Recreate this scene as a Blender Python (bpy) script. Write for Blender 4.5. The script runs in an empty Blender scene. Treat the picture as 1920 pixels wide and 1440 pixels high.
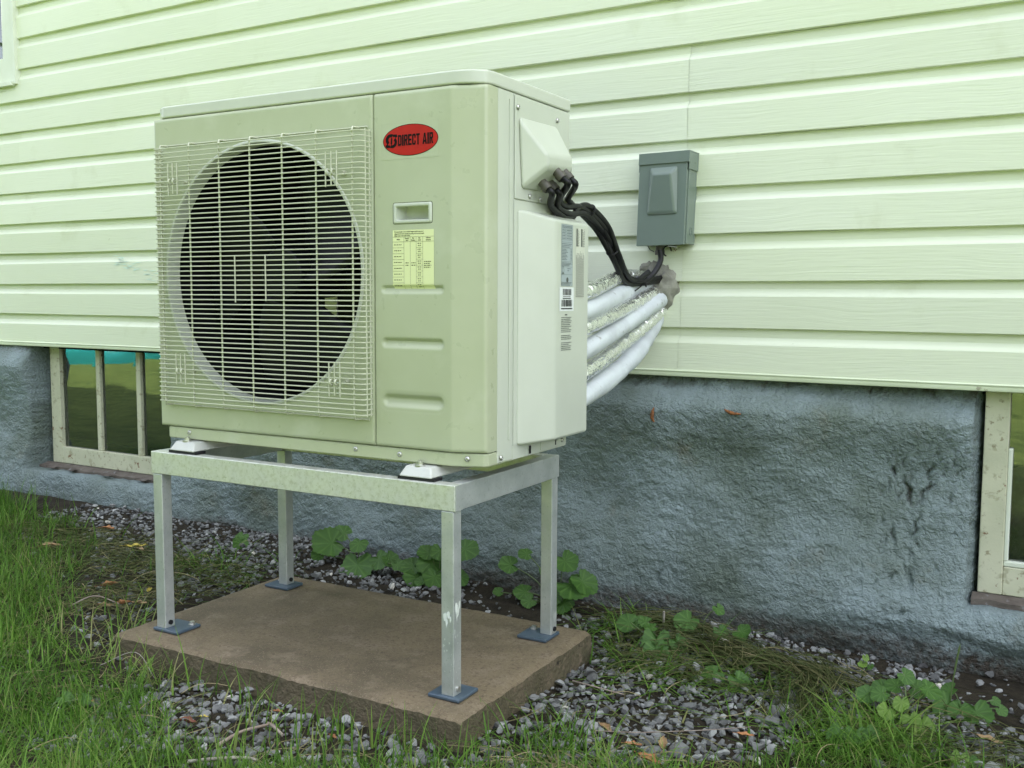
import bpy, bmesh, math, random
import numpy as np
from mathutils import Vector, Matrix
random.seed(7); RNG = np.random.RandomState(11)
scene = bpy.context.scene
COL = scene.collection

# ------------------------------------------------------------------ camera, sky, sun, exposure
CAM_POS = Vector((1.83, -2.1263, 0.8361)); YAW, PITCH, ROLL, FPX = -0.538, -0.0874, 0.0043, 1881.4
cy_, sy_ = math.cos(YAW), math.sin(YAW); cp_, sp_ = math.cos(PITCH), math.sin(PITCH)
fwd = Vector((sy_*cp_, cy_*cp_, sp_)); rgt = Vector((cy_, -sy_, 0)); upv = rgt.cross(fwd)
r2 = rgt*math.cos(ROLL) + upv*math.sin(ROLL); u2 = upv*math.cos(ROLL) - rgt*math.sin(ROLL)
cam_d = bpy.data.cameras.new('camera'); cam_d.sensor_width = 36; cam_d.lens = FPX*36/1920
cam_d.clip_start = 0.05; cam_d.clip_end = 500
cam = bpy.data.objects.new('camera', cam_d); COL.objects.link(cam)
M = Matrix((r2, u2, -fwd)).transposed().to_4x4(); M.translation = CAM_POS; cam.matrix_world = M
scene.camera = cam

SUN_EL, SUN_AZ = math.radians(57), math.radians(40)
world = bpy.data.worlds.new('World'); scene.world = world; world.use_nodes = True
wn, wl = world.node_tree.nodes, world.node_tree.links
for n in list(wn): wn.remove(n)
sky = wn.new('ShaderNodeTexSky'); sky.sky_type = 'NISHITA'; sky.sun_disc = False
sky.sun_elevation = SUN_EL; sky.sun_rotation = SUN_AZ
sky.air_density = 1.0; sky.dust_density = 4.0; sky.ozone_density = 0.6
bg = wn.new('ShaderNodeBackground'); bg.inputs['Strength'].default_value = 0.14
wo = wn.new('ShaderNodeOutputWorld')
hs = wn.new('ShaderNodeHueSaturation'); hs.inputs['Saturation'].default_value = 0.42   # thin high cloud whitens the blue
wl.new(sky.outputs[0], hs.inputs['Color']); wl.new(hs.outputs[0], bg.inputs[0]); wl.new(bg.outputs[0], wo.inputs[0])
sun_d = bpy.data.lights.new('sun', 'SUN'); sun_d.energy = 3.0; sun_d.angle = math.radians(0.5); sun_d.color = (1, .95, .86)
sun = bpy.data.objects.new('sun', sun_d); COL.objects.link(sun)
sd = Vector((math.sin(SUN_AZ)*math.cos(SUN_EL), math.cos(SUN_AZ)*math.cos(SUN_EL), math.sin(SUN_EL)))
sun.rotation_euler = sd.to_track_quat('Z', 'Y').to_euler(); sun.location = sd*30
scene.view_settings.view_transform = 'Standard'; scene.view_settings.look = 'None'
scene.view_settings.gamma = 1; scene.view_settings.use_curve_mapping = False
scene.view_settings.exposure = 2.58
scene.render.engine = 'CYCLES'
scene.cycles.max_bounces = 8; scene.cycles.diffuse_bounces = 4; scene.cycles.glossy_bounces = 4
scene.cycles.transparent_max_bounces = 8; scene.cycles.use_denoising = True

# ------------------------------------------------------------------ materials
def new_mat(name):
    m = bpy.data.materials.new(name); m.use_nodes = True
    n = m.node_tree.nodes; l = m.node_tree.links
    return m, n, l, n['Principled BSDF']
def N(n, t, **kw):
    x = n.new(t)
    for k, v in kw.items():
        if k in x.inputs: x.inputs[k].default_value = v
        else: setattr(x, k, v)
    return x
def mat(name, col, rough=.5, metal=0, var=None, spots=None, bumps=(), stretch=(1, 1, 1), spec=.5, rvar=0, extra=None, coat=0):
    """var=(scale, colour2, lo, hi) ; spots=list of (scale, colour, lo, hi[, detail]) ; bumps=list of (scale, strength, distance[, stretch])"""
    m, n, l, b = new_mat(name)
    b.inputs['Roughness'].default_value = rough; b.inputs['Metallic'].default_value = metal
    b.inputs['Specular IOR Level'].default_value = spec; b.inputs['Coat Weight'].default_value = coat
    tc = N(n, 'ShaderNodeTexCoord'); mp = N(n, 'ShaderNodeMapping', Scale=stretch); l.new(tc.outputs['Object'], mp.inputs['Vector'])
    c = N(n, 'ShaderNodeRGB'); c.outputs[0].default_value = (*col, 1); cur = c.outputs[0]
    for s in ([var] if var else []) + list(spots or []):
        t = N(n, 'ShaderNodeTexNoise', Scale=s[0], Detail=s[4] if len(s) > 4 else 5.0, Roughness=.6)
        l.new(mp.outputs[0], t.inputs['Vector'])
        r = N(n, 'ShaderNodeMapRange'); r.inputs[1].default_value = s[2]; r.inputs[2].default_value = s[3]
        l.new(t.outputs['Fac'], r.inputs[0])
        mx = N(n, 'ShaderNodeMix', data_type='RGBA'); l.new(r.outputs[0], mx.inputs['Factor'])
        l.new(cur, mx.inputs[6]); mx.inputs[7].default_value = (*s[1], 1); cur = mx.outputs[2]
    l.new(cur, b.inputs['Base Color'])
    prev = None
    for s in bumps:
        t = N(n, 'ShaderNodeTexNoise', Scale=s[0], Detail=3.0, Roughness=.55)
        mm = N(n, 'ShaderNodeMapping', Scale=s[3] if len(s) > 3 else (1, 1, 1)); l.new(tc.outputs['Object'], mm.inputs['Vector']); l.new(mm.outputs[0], t.inputs['Vector'])
        bp = N(n, 'ShaderNodeBump', Strength=s[1], Distance=s[2]); l.new(t.outputs['Fac'], bp.inputs['Height'])
        if prev: l.new(prev.outputs[0], bp.inputs['Normal'])
        prev = bp
    if prev: l.new(prev.outputs[0], b.inputs['Normal'])
    if rvar:
        t = N(n, 'ShaderNodeTexNoise', Scale=30.0, Detail=4.0); l.new(tc.outputs['Object'], t.inputs['Vector'])
        r = N(n, 'ShaderNodeMapRange'); r.inputs[3].default_value = rough-rvar; r.inputs[4].default_value = rough+rvar; r.inputs[1].default_value = .3; r.inputs[2].default_value = .7
        l.new(t.outputs['Fac'], r.inputs[0]); l.new(r.outputs[0], b.inputs['Roughness'])
    return m

IVORY = mat('ivory_enamel', (.455, .490, .345), .32, var=(2.6, (.405, .440, .290), .35, .7), spots=[(7, (.49, .525, .385), .55, .75), (60, (.32, .35, .22), .70, .8)], bumps=[(400, .04, .001), (5, .05, .01)], rvar=.06)
IVORY_COOL = mat('ivory_skylit_and_trim', (.56, .59, .505), .3, var=(6, (.52, .55, .465), .35, .7), bumps=[(300, .03, .001)])  # paler, bluer ivory; right-side skylight painted in; shared with plastic trim
WHITE_FOOT = mat('white_bracket_paint', (.54, .55, .51), .45, var=(40, (.5, .5, .46), .5, .75))
GRILLE = mat('grille_wire_coating', (.50, .52, .39), .4)
BLACK_RUB = mat('black_rubber', (.006, .006, .007), .6, bumps=[(90, .2, .002)])
CABLE = mat('black_cable_jacket', (.005, .005, .006), .45, bumps=[(60, .3, .002)], spec=.35)
DARK_IN = mat('dark_interior', (.006, .0065, .007), .8, spec=.2)
COIL = mat('coil_fins', (.008, .009, .011), .55, metal=.2, bumps=[(1, .4, .004, (260, 1, 1))])
FAN = mat('fan_plastic', (.0035, .0038, .006), .4, spec=.22)
STEEL = mat('steel_fastener', (.55, .55, .52), .35, metal=.9)
GASKET = mat('seam_gasket', (.02, .02, .02), .8)
ALU = mat('aluminium_tube', (.60, .62, .60), .42, metal=.55, var=(14, (.46, .49, .47), .35, .65), spots=[(160, (.36, .40, .36), .58, .72), (9, (.72, .74, .73), .62, .7)], bumps=[(220, .06, .001)], rvar=.1)
ALU_RAIL = mat('speckled_aluminium', (.66, .68, .62), .40, metal=.45, var=(90, (.52, .54, .44), .45, .7), spots=[(140, (.42, .45, .34), .60, .70), (25, (.66, .68, .64), .55, .7)], bumps=[(160, .08, .001)], rvar=.1)
FOOTPLATE = mat('blue_grey_footplate', (.055, .085, .115), .45, var=(30, (.08, .11, .14), .4, .7), bumps=[(120, .1, .001)])
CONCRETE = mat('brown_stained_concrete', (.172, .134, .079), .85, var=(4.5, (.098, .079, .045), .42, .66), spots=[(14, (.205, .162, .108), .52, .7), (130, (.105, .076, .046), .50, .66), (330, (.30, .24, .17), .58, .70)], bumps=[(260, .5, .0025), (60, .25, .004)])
CONC_SIDE = CONCRETE
GREYBOX = mat('grey_enamel_box', (.175, .220, .190), .26, var=(8, (.158, .202, .172), .35, .7), bumps=[(260, .06, .001)])
FOAM = mat('weathered_grey_foam', (.29, .285, .235), .9, var=(24, (.17, .165, .135), .4, .65), spots=[(26, (.20, .10, .04), .68, .74)], bumps=[(60, .6, .006), (220, .4, .002)])
WHITEPIPE = mat('white_ribbed_insulation', (.62, .66, .68), .65, var=(14, (.52, .55, .57), .45, .7), spots=[(40, (.38, .39, .38), .62, .70)], bumps=[(60, .2, .003)])
FRAME = mat('peeling_cream_paint', (.58, .58, .42), .65, var=(10, (.50, .51, .36), .35, .65), spots=[(34, (.40, .39, .26), .57, .65), (52, (.30, .27, .17), .60, .68), (19, (.22, .14, .08), .66, .68)], bumps=[(24, .35, .004, (1, 1, .25)), (180, .3, .0015)])
OLDWOOD = mat('weathered_sill_wood', (.13, .11, .09), .85, var=(18, (.07, .055, .045), .4, .65), spots=[(40, (.22, .22, .22), .6, .72)], bumps=[(12, .8, .01, (.3, 4, 4))])
TRIM = mat('white_window_trim', (.70, .74, .62), .45, var=(6, (.62, .66, .52), .4, .7), spots=[(18, (.42, .42, .36), .7, .74)])
STRIP = mat('cream_starter_strip', (.66, .73, .53), .42, var=(5, (.58, .64, .44), .4, .7), spots=[(30, (.36, .36, .25), .69, .75)])
ROOF = mat('dark_shingles', (.06, .06, .06), .9)
BARK = mat('dry_twig', (.22, .17, .13), .85, var=(40, (.32, .27, .23), .4, .65), bumps=[(80, .4, .003)])
RUST = mat('rusty_debris', (.28, .11, .035), .8, var=(120, (.12, .05, .02), .45, .6))
YELLOW = mat('pale_yellow_label', (.72, .76, .42), .5)
WHITE_L = mat('white_label', (.74, .77, .76), .5)
GREY_L = mat('grey_rating_label', (.36, .42, .43), .5)
CLEAR_L = mat('clear_film_label', (.462, .497, .352), .2)
INK = mat('black_ink', (.004, .004, .004), .6, spec=.15)
INK_SOFT = mat('grey_ink', (.09, .10, .09), .6)
RED = mat('red_badge_print', (.44, .016, .010), .42, var=(30, (.38, .014, .010), .4, .7), spec=.25)

def siding_mat():
    m, n, l, b = new_mat('cream_vinyl_siding')
    b.inputs['Roughness'].default_value = .42
    tc = N(n, 'ShaderNodeTexCoord'); oi = N(n, 'ShaderNodeObjectInfo')
    off = N(n, 'ShaderNodeVectorMath', operation='SCALE'); cx = N(n, 'ShaderNodeCombineXYZ')
    mul = N(n, 'ShaderNodeMath', operation='MULTIPLY'); mul.inputs[1].default_value = 37.0
    l.new(oi.outputs['Random'], mul.inputs[0]); l.new(mul.outputs[0], cx.inputs[0]); l.new(mul.outputs[0], cx.inputs[1])
    add = N(n, 'ShaderNodeVectorMath', operation='ADD'); l.new(tc.outputs['Object'], add.inputs[0]); l.new(cx.outputs[0], add.inputs[1])
    w = N(n, 'ShaderNodeTexNoise', Scale=2.2, Detail=2.0); l.new(add.outputs[0], w.inputs['Vector'])
    sc = N(n, 'ShaderNodeVectorMath', operation='SCALE'); sc.inputs['Scale'].default_value = .05; l.new(w.outputs['Color'], sc.inputs[0])
    a2 = N(n, 'ShaderNodeVectorMath', operation='ADD'); l.new(add.outputs[0], a2.inputs[0]); l.new(sc.outputs[0], a2.inputs[1])
    mp = N(n, 'ShaderNodeMapping', Scale=(7, 1, 210)); l.new(a2.outputs[0], mp.inputs['Vector'])
    g = N(n, 'ShaderNodeTexNoise', Scale=1.0, Detail=3.0, Roughness=.6); l.new(mp.outputs[0], g.inputs['Vector'])
    bp = N(n, 'ShaderNodeBump', Strength=.42, Distance=.0018); l.new(g.outputs['Fac'], bp.inputs['Height'])
    big = N(n, 'ShaderNodeTexNoise', Scale=1.3, Detail=4.0); l.new(add.outputs[0], big.inputs['Vector'])
    r = N(n, 'ShaderNodeMapRange'); r.inputs[1].default_value = .35; r.inputs[2].default_value = .7; l.new(big.outputs['Fac'], r.inputs[0])
    mx = N(n, 'ShaderNodeMix', data_type='RGBA'); l.new(r.outputs[0], mx.inputs['Factor'])
    mx.inputs[6].default_value = (.715, .760, .595, 1); mx.inputs[7].default_value = (.685, .735, .545, 1)
    # fine dirt specks and faint grime in the grain
    sp = N(n, 'ShaderNodeTexNoise', Scale=34.0, Detail=6.0, Roughness=.7); l.new(add.outputs[0], sp.inputs['Vector'])
    r2_ = N(n, 'ShaderNodeMapRange'); r2_.inputs[1].default_value = .70; r2_.inputs[2].default_value = .80; l.new(sp.outputs['Fac'], r2_.inputs[0])
    m2 = N(n, 'ShaderNodeMix', data_type='RGBA'); l.new(r2_.outputs[0], m2.inputs['Factor']); l.new(mx.outputs[2], m2.inputs[6]); m2.inputs[7].default_value = (.42, .44, .26, 1)
    r3 = N(n, 'ShaderNodeMapRange'); r3.inputs[1].default_value = .38; r3.inputs[2].default_value = .25; r3.inputs[4].default_value = .35; l.new(g.outputs['Fac'], r3.inputs[0])
    m3 = N(n, 'ShaderNodeMix', data_type='RGBA'); l.new(r3.outputs[0], m3.inputs['Factor']); l.new(m2.outputs[2], m3.inputs[6]); m3.inputs[7].default_value = (.55, .62, .42, 1)
    hv = N(n, 'ShaderNodeHueSaturation'); rv = N(n, 'ShaderNodeMapRange'); rv.inputs[3].default_value = .965; rv.inputs[4].default_value = 1.03
    l.new(oi.outputs['Random'], rv.inputs[0]); l.new(rv.outputs[0], hv.inputs['Value']); l.new(m3.outputs[2], hv.inputs['Color'])
    # soft smudges of grime
    gs = N(n, 'ShaderNodeTexNoise', Scale=4.5, Detail=7.0, Roughness=.65); l.new(add.outputs[0], gs.inputs['Vector'])
    r4 = N(n, 'ShaderNodeMapRange'); r4.inputs[1].default_value = .60; r4.inputs[2].default_value = .80; r4.inputs[4].default_value = .55; l.new(gs.outputs['Fac'], r4.inputs[0])
    m4 = N(n, 'ShaderNodeMix', data_type='RGBA'); l.new(r4.outputs[0], m4.inputs['Factor']); l.new(hv.outputs[0], m4.inputs[6]); m4.inputs[7].default_value = (.50, .53, .33, 1)
    l.new(m4.outputs[2], b.inputs['Base Color']); l.new(bp.outputs[0], b.inputs['Normal'])
    return m
SIDING = siding_mat()

def foundation_mat():
    m, n, l, b = new_mat('blue_grey_sprayed_foundation')
    b.inputs['Roughness'].default_value = .62; b.inputs['Specular IOR Level'].default_value = .35
    tc = N(n, 'ShaderNodeTexCoord'); at = N(n, 'ShaderNodeAttribute', attribute_name='dirt_shade')
    big = N(n, 'ShaderNodeTexNoise', Scale=3.4, Detail=6.0, Roughness=.6); l.new(tc.outputs['Object'], big.inputs['Vector'])
    r = N(n, 'ShaderNodeMapRange'); r.inputs[1].default_value = .36; r.inputs[2].default_value = .66; l.new(big.outputs['Fac'], r.inputs[0])
    mx = N(n, 'ShaderNodeMix', data_type='RGBA'); l.new(r.outputs[0], mx.inputs['Factor'])
    mx.inputs[6].default_value = (.235, .295, .300, 1); mx.inputs[7].default_value = (.125, .160, .132, 1)
    br = N(n, 'ShaderNodeTexNoise', Scale=7.0, Detail=5.0, Roughness=.65); l.new(tc.outputs['Object'], br.inputs['Vector'])
    rb = N(n, 'ShaderNodeMapRange'); rb.inputs[1].default_value = .60; rb.inputs[2].default_value = .78; rb.inputs[4].default_value = .6; l.new(br.outputs['Fac'], rb.inputs[0])
    mb = N(n, 'ShaderNodeMix', data_type='RGBA'); l.new(rb.outputs[0], mb.inputs['Factor']); l.new(mx.outputs[2], mb.inputs[6]); mb.inputs[7].default_value = (.17, .155, .10, 1)
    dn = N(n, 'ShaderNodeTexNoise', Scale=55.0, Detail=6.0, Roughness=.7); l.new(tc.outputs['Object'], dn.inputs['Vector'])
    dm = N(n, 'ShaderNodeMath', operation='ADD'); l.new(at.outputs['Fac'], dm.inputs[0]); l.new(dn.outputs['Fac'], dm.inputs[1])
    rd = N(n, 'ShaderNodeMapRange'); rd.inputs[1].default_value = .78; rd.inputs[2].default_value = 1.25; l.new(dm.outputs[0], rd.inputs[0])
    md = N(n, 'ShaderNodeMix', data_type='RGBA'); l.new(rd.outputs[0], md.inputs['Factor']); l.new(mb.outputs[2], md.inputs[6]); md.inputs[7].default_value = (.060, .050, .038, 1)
    l.new(md.outputs[2], b.inputs['Base Color'])
    f1 = N(n, 'ShaderNodeTexNoise', Scale=105.0, Detail=3.0, Roughness=.55, Distortion=.5); l.new(tc.outputs['Object'], f1.inputs['Vector'])
    b1 = N(n, 'ShaderNodeBump', Strength=1.0, Distance=.0125); l.new(f1.outputs['Fac'], b1.inputs['Height'])
    f2 = N(n, 'ShaderNodeTexNoise', Scale=330.0, Detail=2.0); l.new(tc.outputs['Object'], f2.inputs['Vector'])
    b2 = N(n, 'ShaderNodeBump', Strength=.3, Distance=.002); l.new(f2.outputs['Fac'], b2.inputs['Height']); l.new(b1.outputs[0], b2.inputs['Normal'])
    l.new(b2.outputs[0], b.inputs['Normal'])
    return m
FOUND = foundation_mat()

def tint_mat(name, cols, rough=.6, translucent=0, bump=None, spec=.4, var=None):
    """colour ramp over a per-element 'tint' attribute"""
    m, n, l, b = new_mat(name)
    b.inputs['Roughness'].default_value = rough; b.inputs['Specular IOR Level'].default_value = spec
    at = N(n, 'ShaderNodeAttribute', attribute_name='tint')
    rp = N(n, 'ShaderNodeValToRGB'); l.new(at.outputs['Fac'], rp.inputs[0])
    el = rp.color_ramp.elements
    while len(el) < len(cols): el.new(.5)
    for i, (p, c) in enumerate(cols): el[i].position = p; el[i].color = (*c, 1)
    cur = rp.outputs[0]
    tc = N(n, 'ShaderNodeTexCoord')
    if var:
        t = N(n, 'ShaderNodeTexNoise', Scale=var[0], Detail=4.0); l.new(tc.outputs['Object'], t.inputs['Vector'])
        r = N(n, 'ShaderNodeMapRange'); r.inputs[1].default_value = var[2]; r.inputs[2].default_value = var[3]; l.new(t.outputs['Fac'], r.inputs[0])
        mx = N(n, 'ShaderNodeMix', data_type='RGBA'); l.new(r.outputs[0], mx.inputs['Factor']); l.new(cur, mx.inputs[6]); mx.inputs[7].default_value = (*var[1], 1); cur = mx.outputs[2]
    l.new(cur, b.inputs['Base Color'])
    if bump:
        t = N(n, 'ShaderNodeTexNoise', Scale=bump[0], Detail=3.0); l.new(tc.outputs['Object'], t.inputs['Vector'])
        bp = N(n, 'ShaderNodeBump', Strength=bump[1], Distance=bump[2]); l.new(t.outputs['Fac'], bp.inputs['Height']); l.new(bp.outputs[0], b.inputs['Normal'])
    if translucent:
        tr = N(n, 'ShaderNodeBsdfTranslucent'); l.new(cur, tr.inputs['Color'])
        ms = N(n, 'ShaderNodeMixShader'); ms.inputs[0].default_value = translucent
        l.new(b.outputs[0], ms.inputs[1]); l.new(tr.outputs[0], ms.inputs[2]); l.new(ms.outputs[0], n['Material Output'].inputs['Surface'])
    return m
GRASS = tint_mat('grass_blades', [(0, (.036, .090, .012)), (.5, (.092, .205, .026)), (.8, (.185, .315, .056)), (.9, (.22, .26, .08)), (1, (.34, .31, .15))], .5, .38, spec=.2)
STRAW = tint_mat('dry_grass_clippings', [(0, (.040, .060, .016)), (.45, (.085, .10, .034)), (.75, (.16, .15, .065)), (1, (.32, .27, .15))], .7, .2, spec=.2)
STONE = tint_mat('grey_crushed_stone', [(0, (.05, .05, .048)), (.4, (.145, .148, .143)), (.75, (.255, .262, .252)), (.93, (.38, .385, .365)), (1, (.60, .57, .49))], .75, bump=(160, .35, .002), var=(70, (.10, .095, .09), .58, .75))
LEAF = tint_mat('broad_leaf', [(0, (.030, .080, .014)), (.45, (.062, .150, .024)), (.8, (.11, .22, .042)), (1, (.23, .34, .09))], .45, .3, bump=(70, .3, .003))
LEAF_Y = tint_mat('young_leaf', [(0, (.09, .18, .03)), (.5, (.17, .29, .05)), (1, (.30, .40, .12))], .45, .35, bump=(90, .2, .002))
STEM = mat('green_stem', (.10, .15, .05), .55)
DRY = {'tan': mat('tan_dead_leaf', (.36, .25, .13), .7, var=(40, (.24, .14, .06), .4, .65), bumps=[(80, .4, .003)]),
       'orange': mat('orange_dead_leaf', (.42, .19, .07), .7, var=(40, (.26, .11, .045), .4, .65), bumps=[(80, .4, .003)]),
       'yellow': mat('yellow_leaf', (.52, .42, .07), .6, var=(40, (.34, .24, .05), .5, .7), bumps=[(80, .3, .003)]),
       'red': mat('red_brown_dead_leaf', (.20, .065, .03), .7, var=(40, (.12, .045, .025), .4, .65), bumps=[(80, .4, .003)])}

def ground_mat():
    m, n, l, b = new_mat('soil_and_lawn')
    b.inputs['Roughness'].default_value = .95; b.inputs['Specular IOR Level'].default_value = .2
    tc = N(n, 'ShaderNodeTexCoord')
    t = N(n, 'ShaderNodeTexNoise', Scale=18.0, Detail=8.0, Roughness=.7); l.new(tc.outputs['Object'], t.inputs['Vector'])
    rp = N(n, 'ShaderNodeValToRGB'); l.new(t.outputs['Fac'], rp.inputs[0])
    e = rp.color_ramp.elements; e[0].position = .3; e[0].color = (.010, .0085, .0055, 1); e[1].position = .72; e[1].color = (.050, .041, .026, 1)
    g = N(n, 'ShaderNodeTexNoise', Scale=5.0, Detail=9.0, Roughness=.8); l.new(tc.outputs['Object'], g.inputs['Vector'])
    rg = N(n, 'ShaderNodeValToRGB'); l.new(g.outputs['Fac'], rg.inputs[0])
    e = rg.color_ramp.elements; e[0].position = .36; e[0].color = (.05, .085, .018, 1); e[1].position = .64; e[1].color = (.19, .25, .065, 1)
    sx = N(n, 'ShaderNodeSeparateXYZ'); l.new(tc.outputs['Object'], sx.inputs[0])
    r = N(n, 'ShaderNodeMapRange'); r.inputs[1].default_value = -1.25; r.inputs[2].default_value = -1.6; l.new(sx.outputs[1], r.inputs[0])
    mx = N(n, 'ShaderNodeMix', data_type='RGBA'); rx = N(n, 'ShaderNodeMapRange'); rx.inputs[1].default_value = -2.2; rx.inputs[2].default_value = -2.7; l.new(sx.outputs[0], rx.inputs[0])
    mm = N(n, 'ShaderNodeMath', operation='MAXIMUM'); l.new(r.outputs[0], mm.inputs[0]); l.new(rx.outputs[0], mm.inputs[1])
    l.new(mm.outputs[0], mx.inputs['Factor']); l.new(rp.outputs[0], mx.inputs[6]); l.new(rg.outputs[0], mx.inputs[7])
    l.new(mx.outputs[2], b.inputs['Base Color'])
    t2 = N(n, 'ShaderNodeTexNoise', Scale=90.0, Detail=6.0, Roughness=.7); l.new(tc.outputs['Object'], t2.inputs['Vector'])
    bp = N(n, 'ShaderNodeBump', Strength=.8, Distance=.008); l.new(t2.outputs['Fac'], bp.inputs['Height']); l.new(bp.outputs[0], b.inputs['Normal'])
    return m
SOIL = ground_mat()

def foil_mat():
    m, n, l, b = new_mat('crinkled_silver_foil')
    b.inputs['Metallic'].default_value = .92; b.inputs['Roughness'].default_value = .16; b.inputs['Base Color'].default_value = (.95, .95, .93, 1)
    tc = N(n, 'ShaderNodeTexCoord')
    v = N(n, 'ShaderNodeTexVoronoi', Scale=95.0, feature='F1'); v.inputs['Randomness'].default_value = 1
    t = N(n, 'ShaderNodeTexNoise', Scale=70.0, Detail=4.0, Distortion=1.5); l.new(tc.outputs['Object'], t.inputs['Vector']); l.new(tc.outputs['Object'], v.inputs['Vector'])
    b1 = N(n, 'ShaderNodeBump', Strength=.6, Distance=.006); l.new(t.outputs['Fac'], b1.inputs['Height'])
    b2 = N(n, 'ShaderNodeBump', Strength=.6, Distance=.004); l.new(v.outputs['Distance'], b2.inputs['Height']); l.new(b1.outputs[0], b2.inputs['Normal'])
    l.new(b2.outputs[0], b.inputs['Normal'])
    return m
FOIL = foil_mat()

def glass_mat():
    m, n, l, b = new_mat('old_window_glass')
    n.remove(b)
    tc = N(n, 'ShaderNodeTexCoord'); t = N(n, 'ShaderNodeTexNoise', Scale=4.0, Detail=1.0); l.new(tc.outputs['Object'], t.inputs['Vector'])
    bp = N(n, 'ShaderNodeBump', Strength=.25, Distance=.006); l.new(t.outputs['Fac'], bp.inputs['Height'])
    fr = N(n, 'ShaderNodeFresnel', IOR=2.1); gl = N(n, 'ShaderNodeBsdfGlossy', Roughness=.015); gl.inputs[0].default_value = (.95, 1, .97, 1)
    l.new(bp.outputs[0], gl.inputs['Normal'])
    tr = N(n, 'ShaderNodeBsdfTransparent'); tr.inputs[0].default_value = (.72, .82, .76, 1)
    df = N(n, 'ShaderNodeBsdfDiffuse'); df.inputs[0].default_value = (.22, .26, .24, 1)
    m0 = N(n, 'ShaderNodeMixShader'); m0.inputs[0].default_value = .05; l.new(tr.outputs[0], m0.inputs[1]); l.new(df.outputs[0], m0.inputs[2])
    ms = N(n, 'ShaderNodeMixShader'); l.new(fr.outputs[0], ms.inputs[0]); l.new(m0.outputs[0], ms.inputs[1]); l.new(gl.outputs[0], ms.inputs[2])
    l.new(ms.outputs[0], n['Material Output'].inputs['Surface'])
    return m
GLASS = glass_mat()

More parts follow.
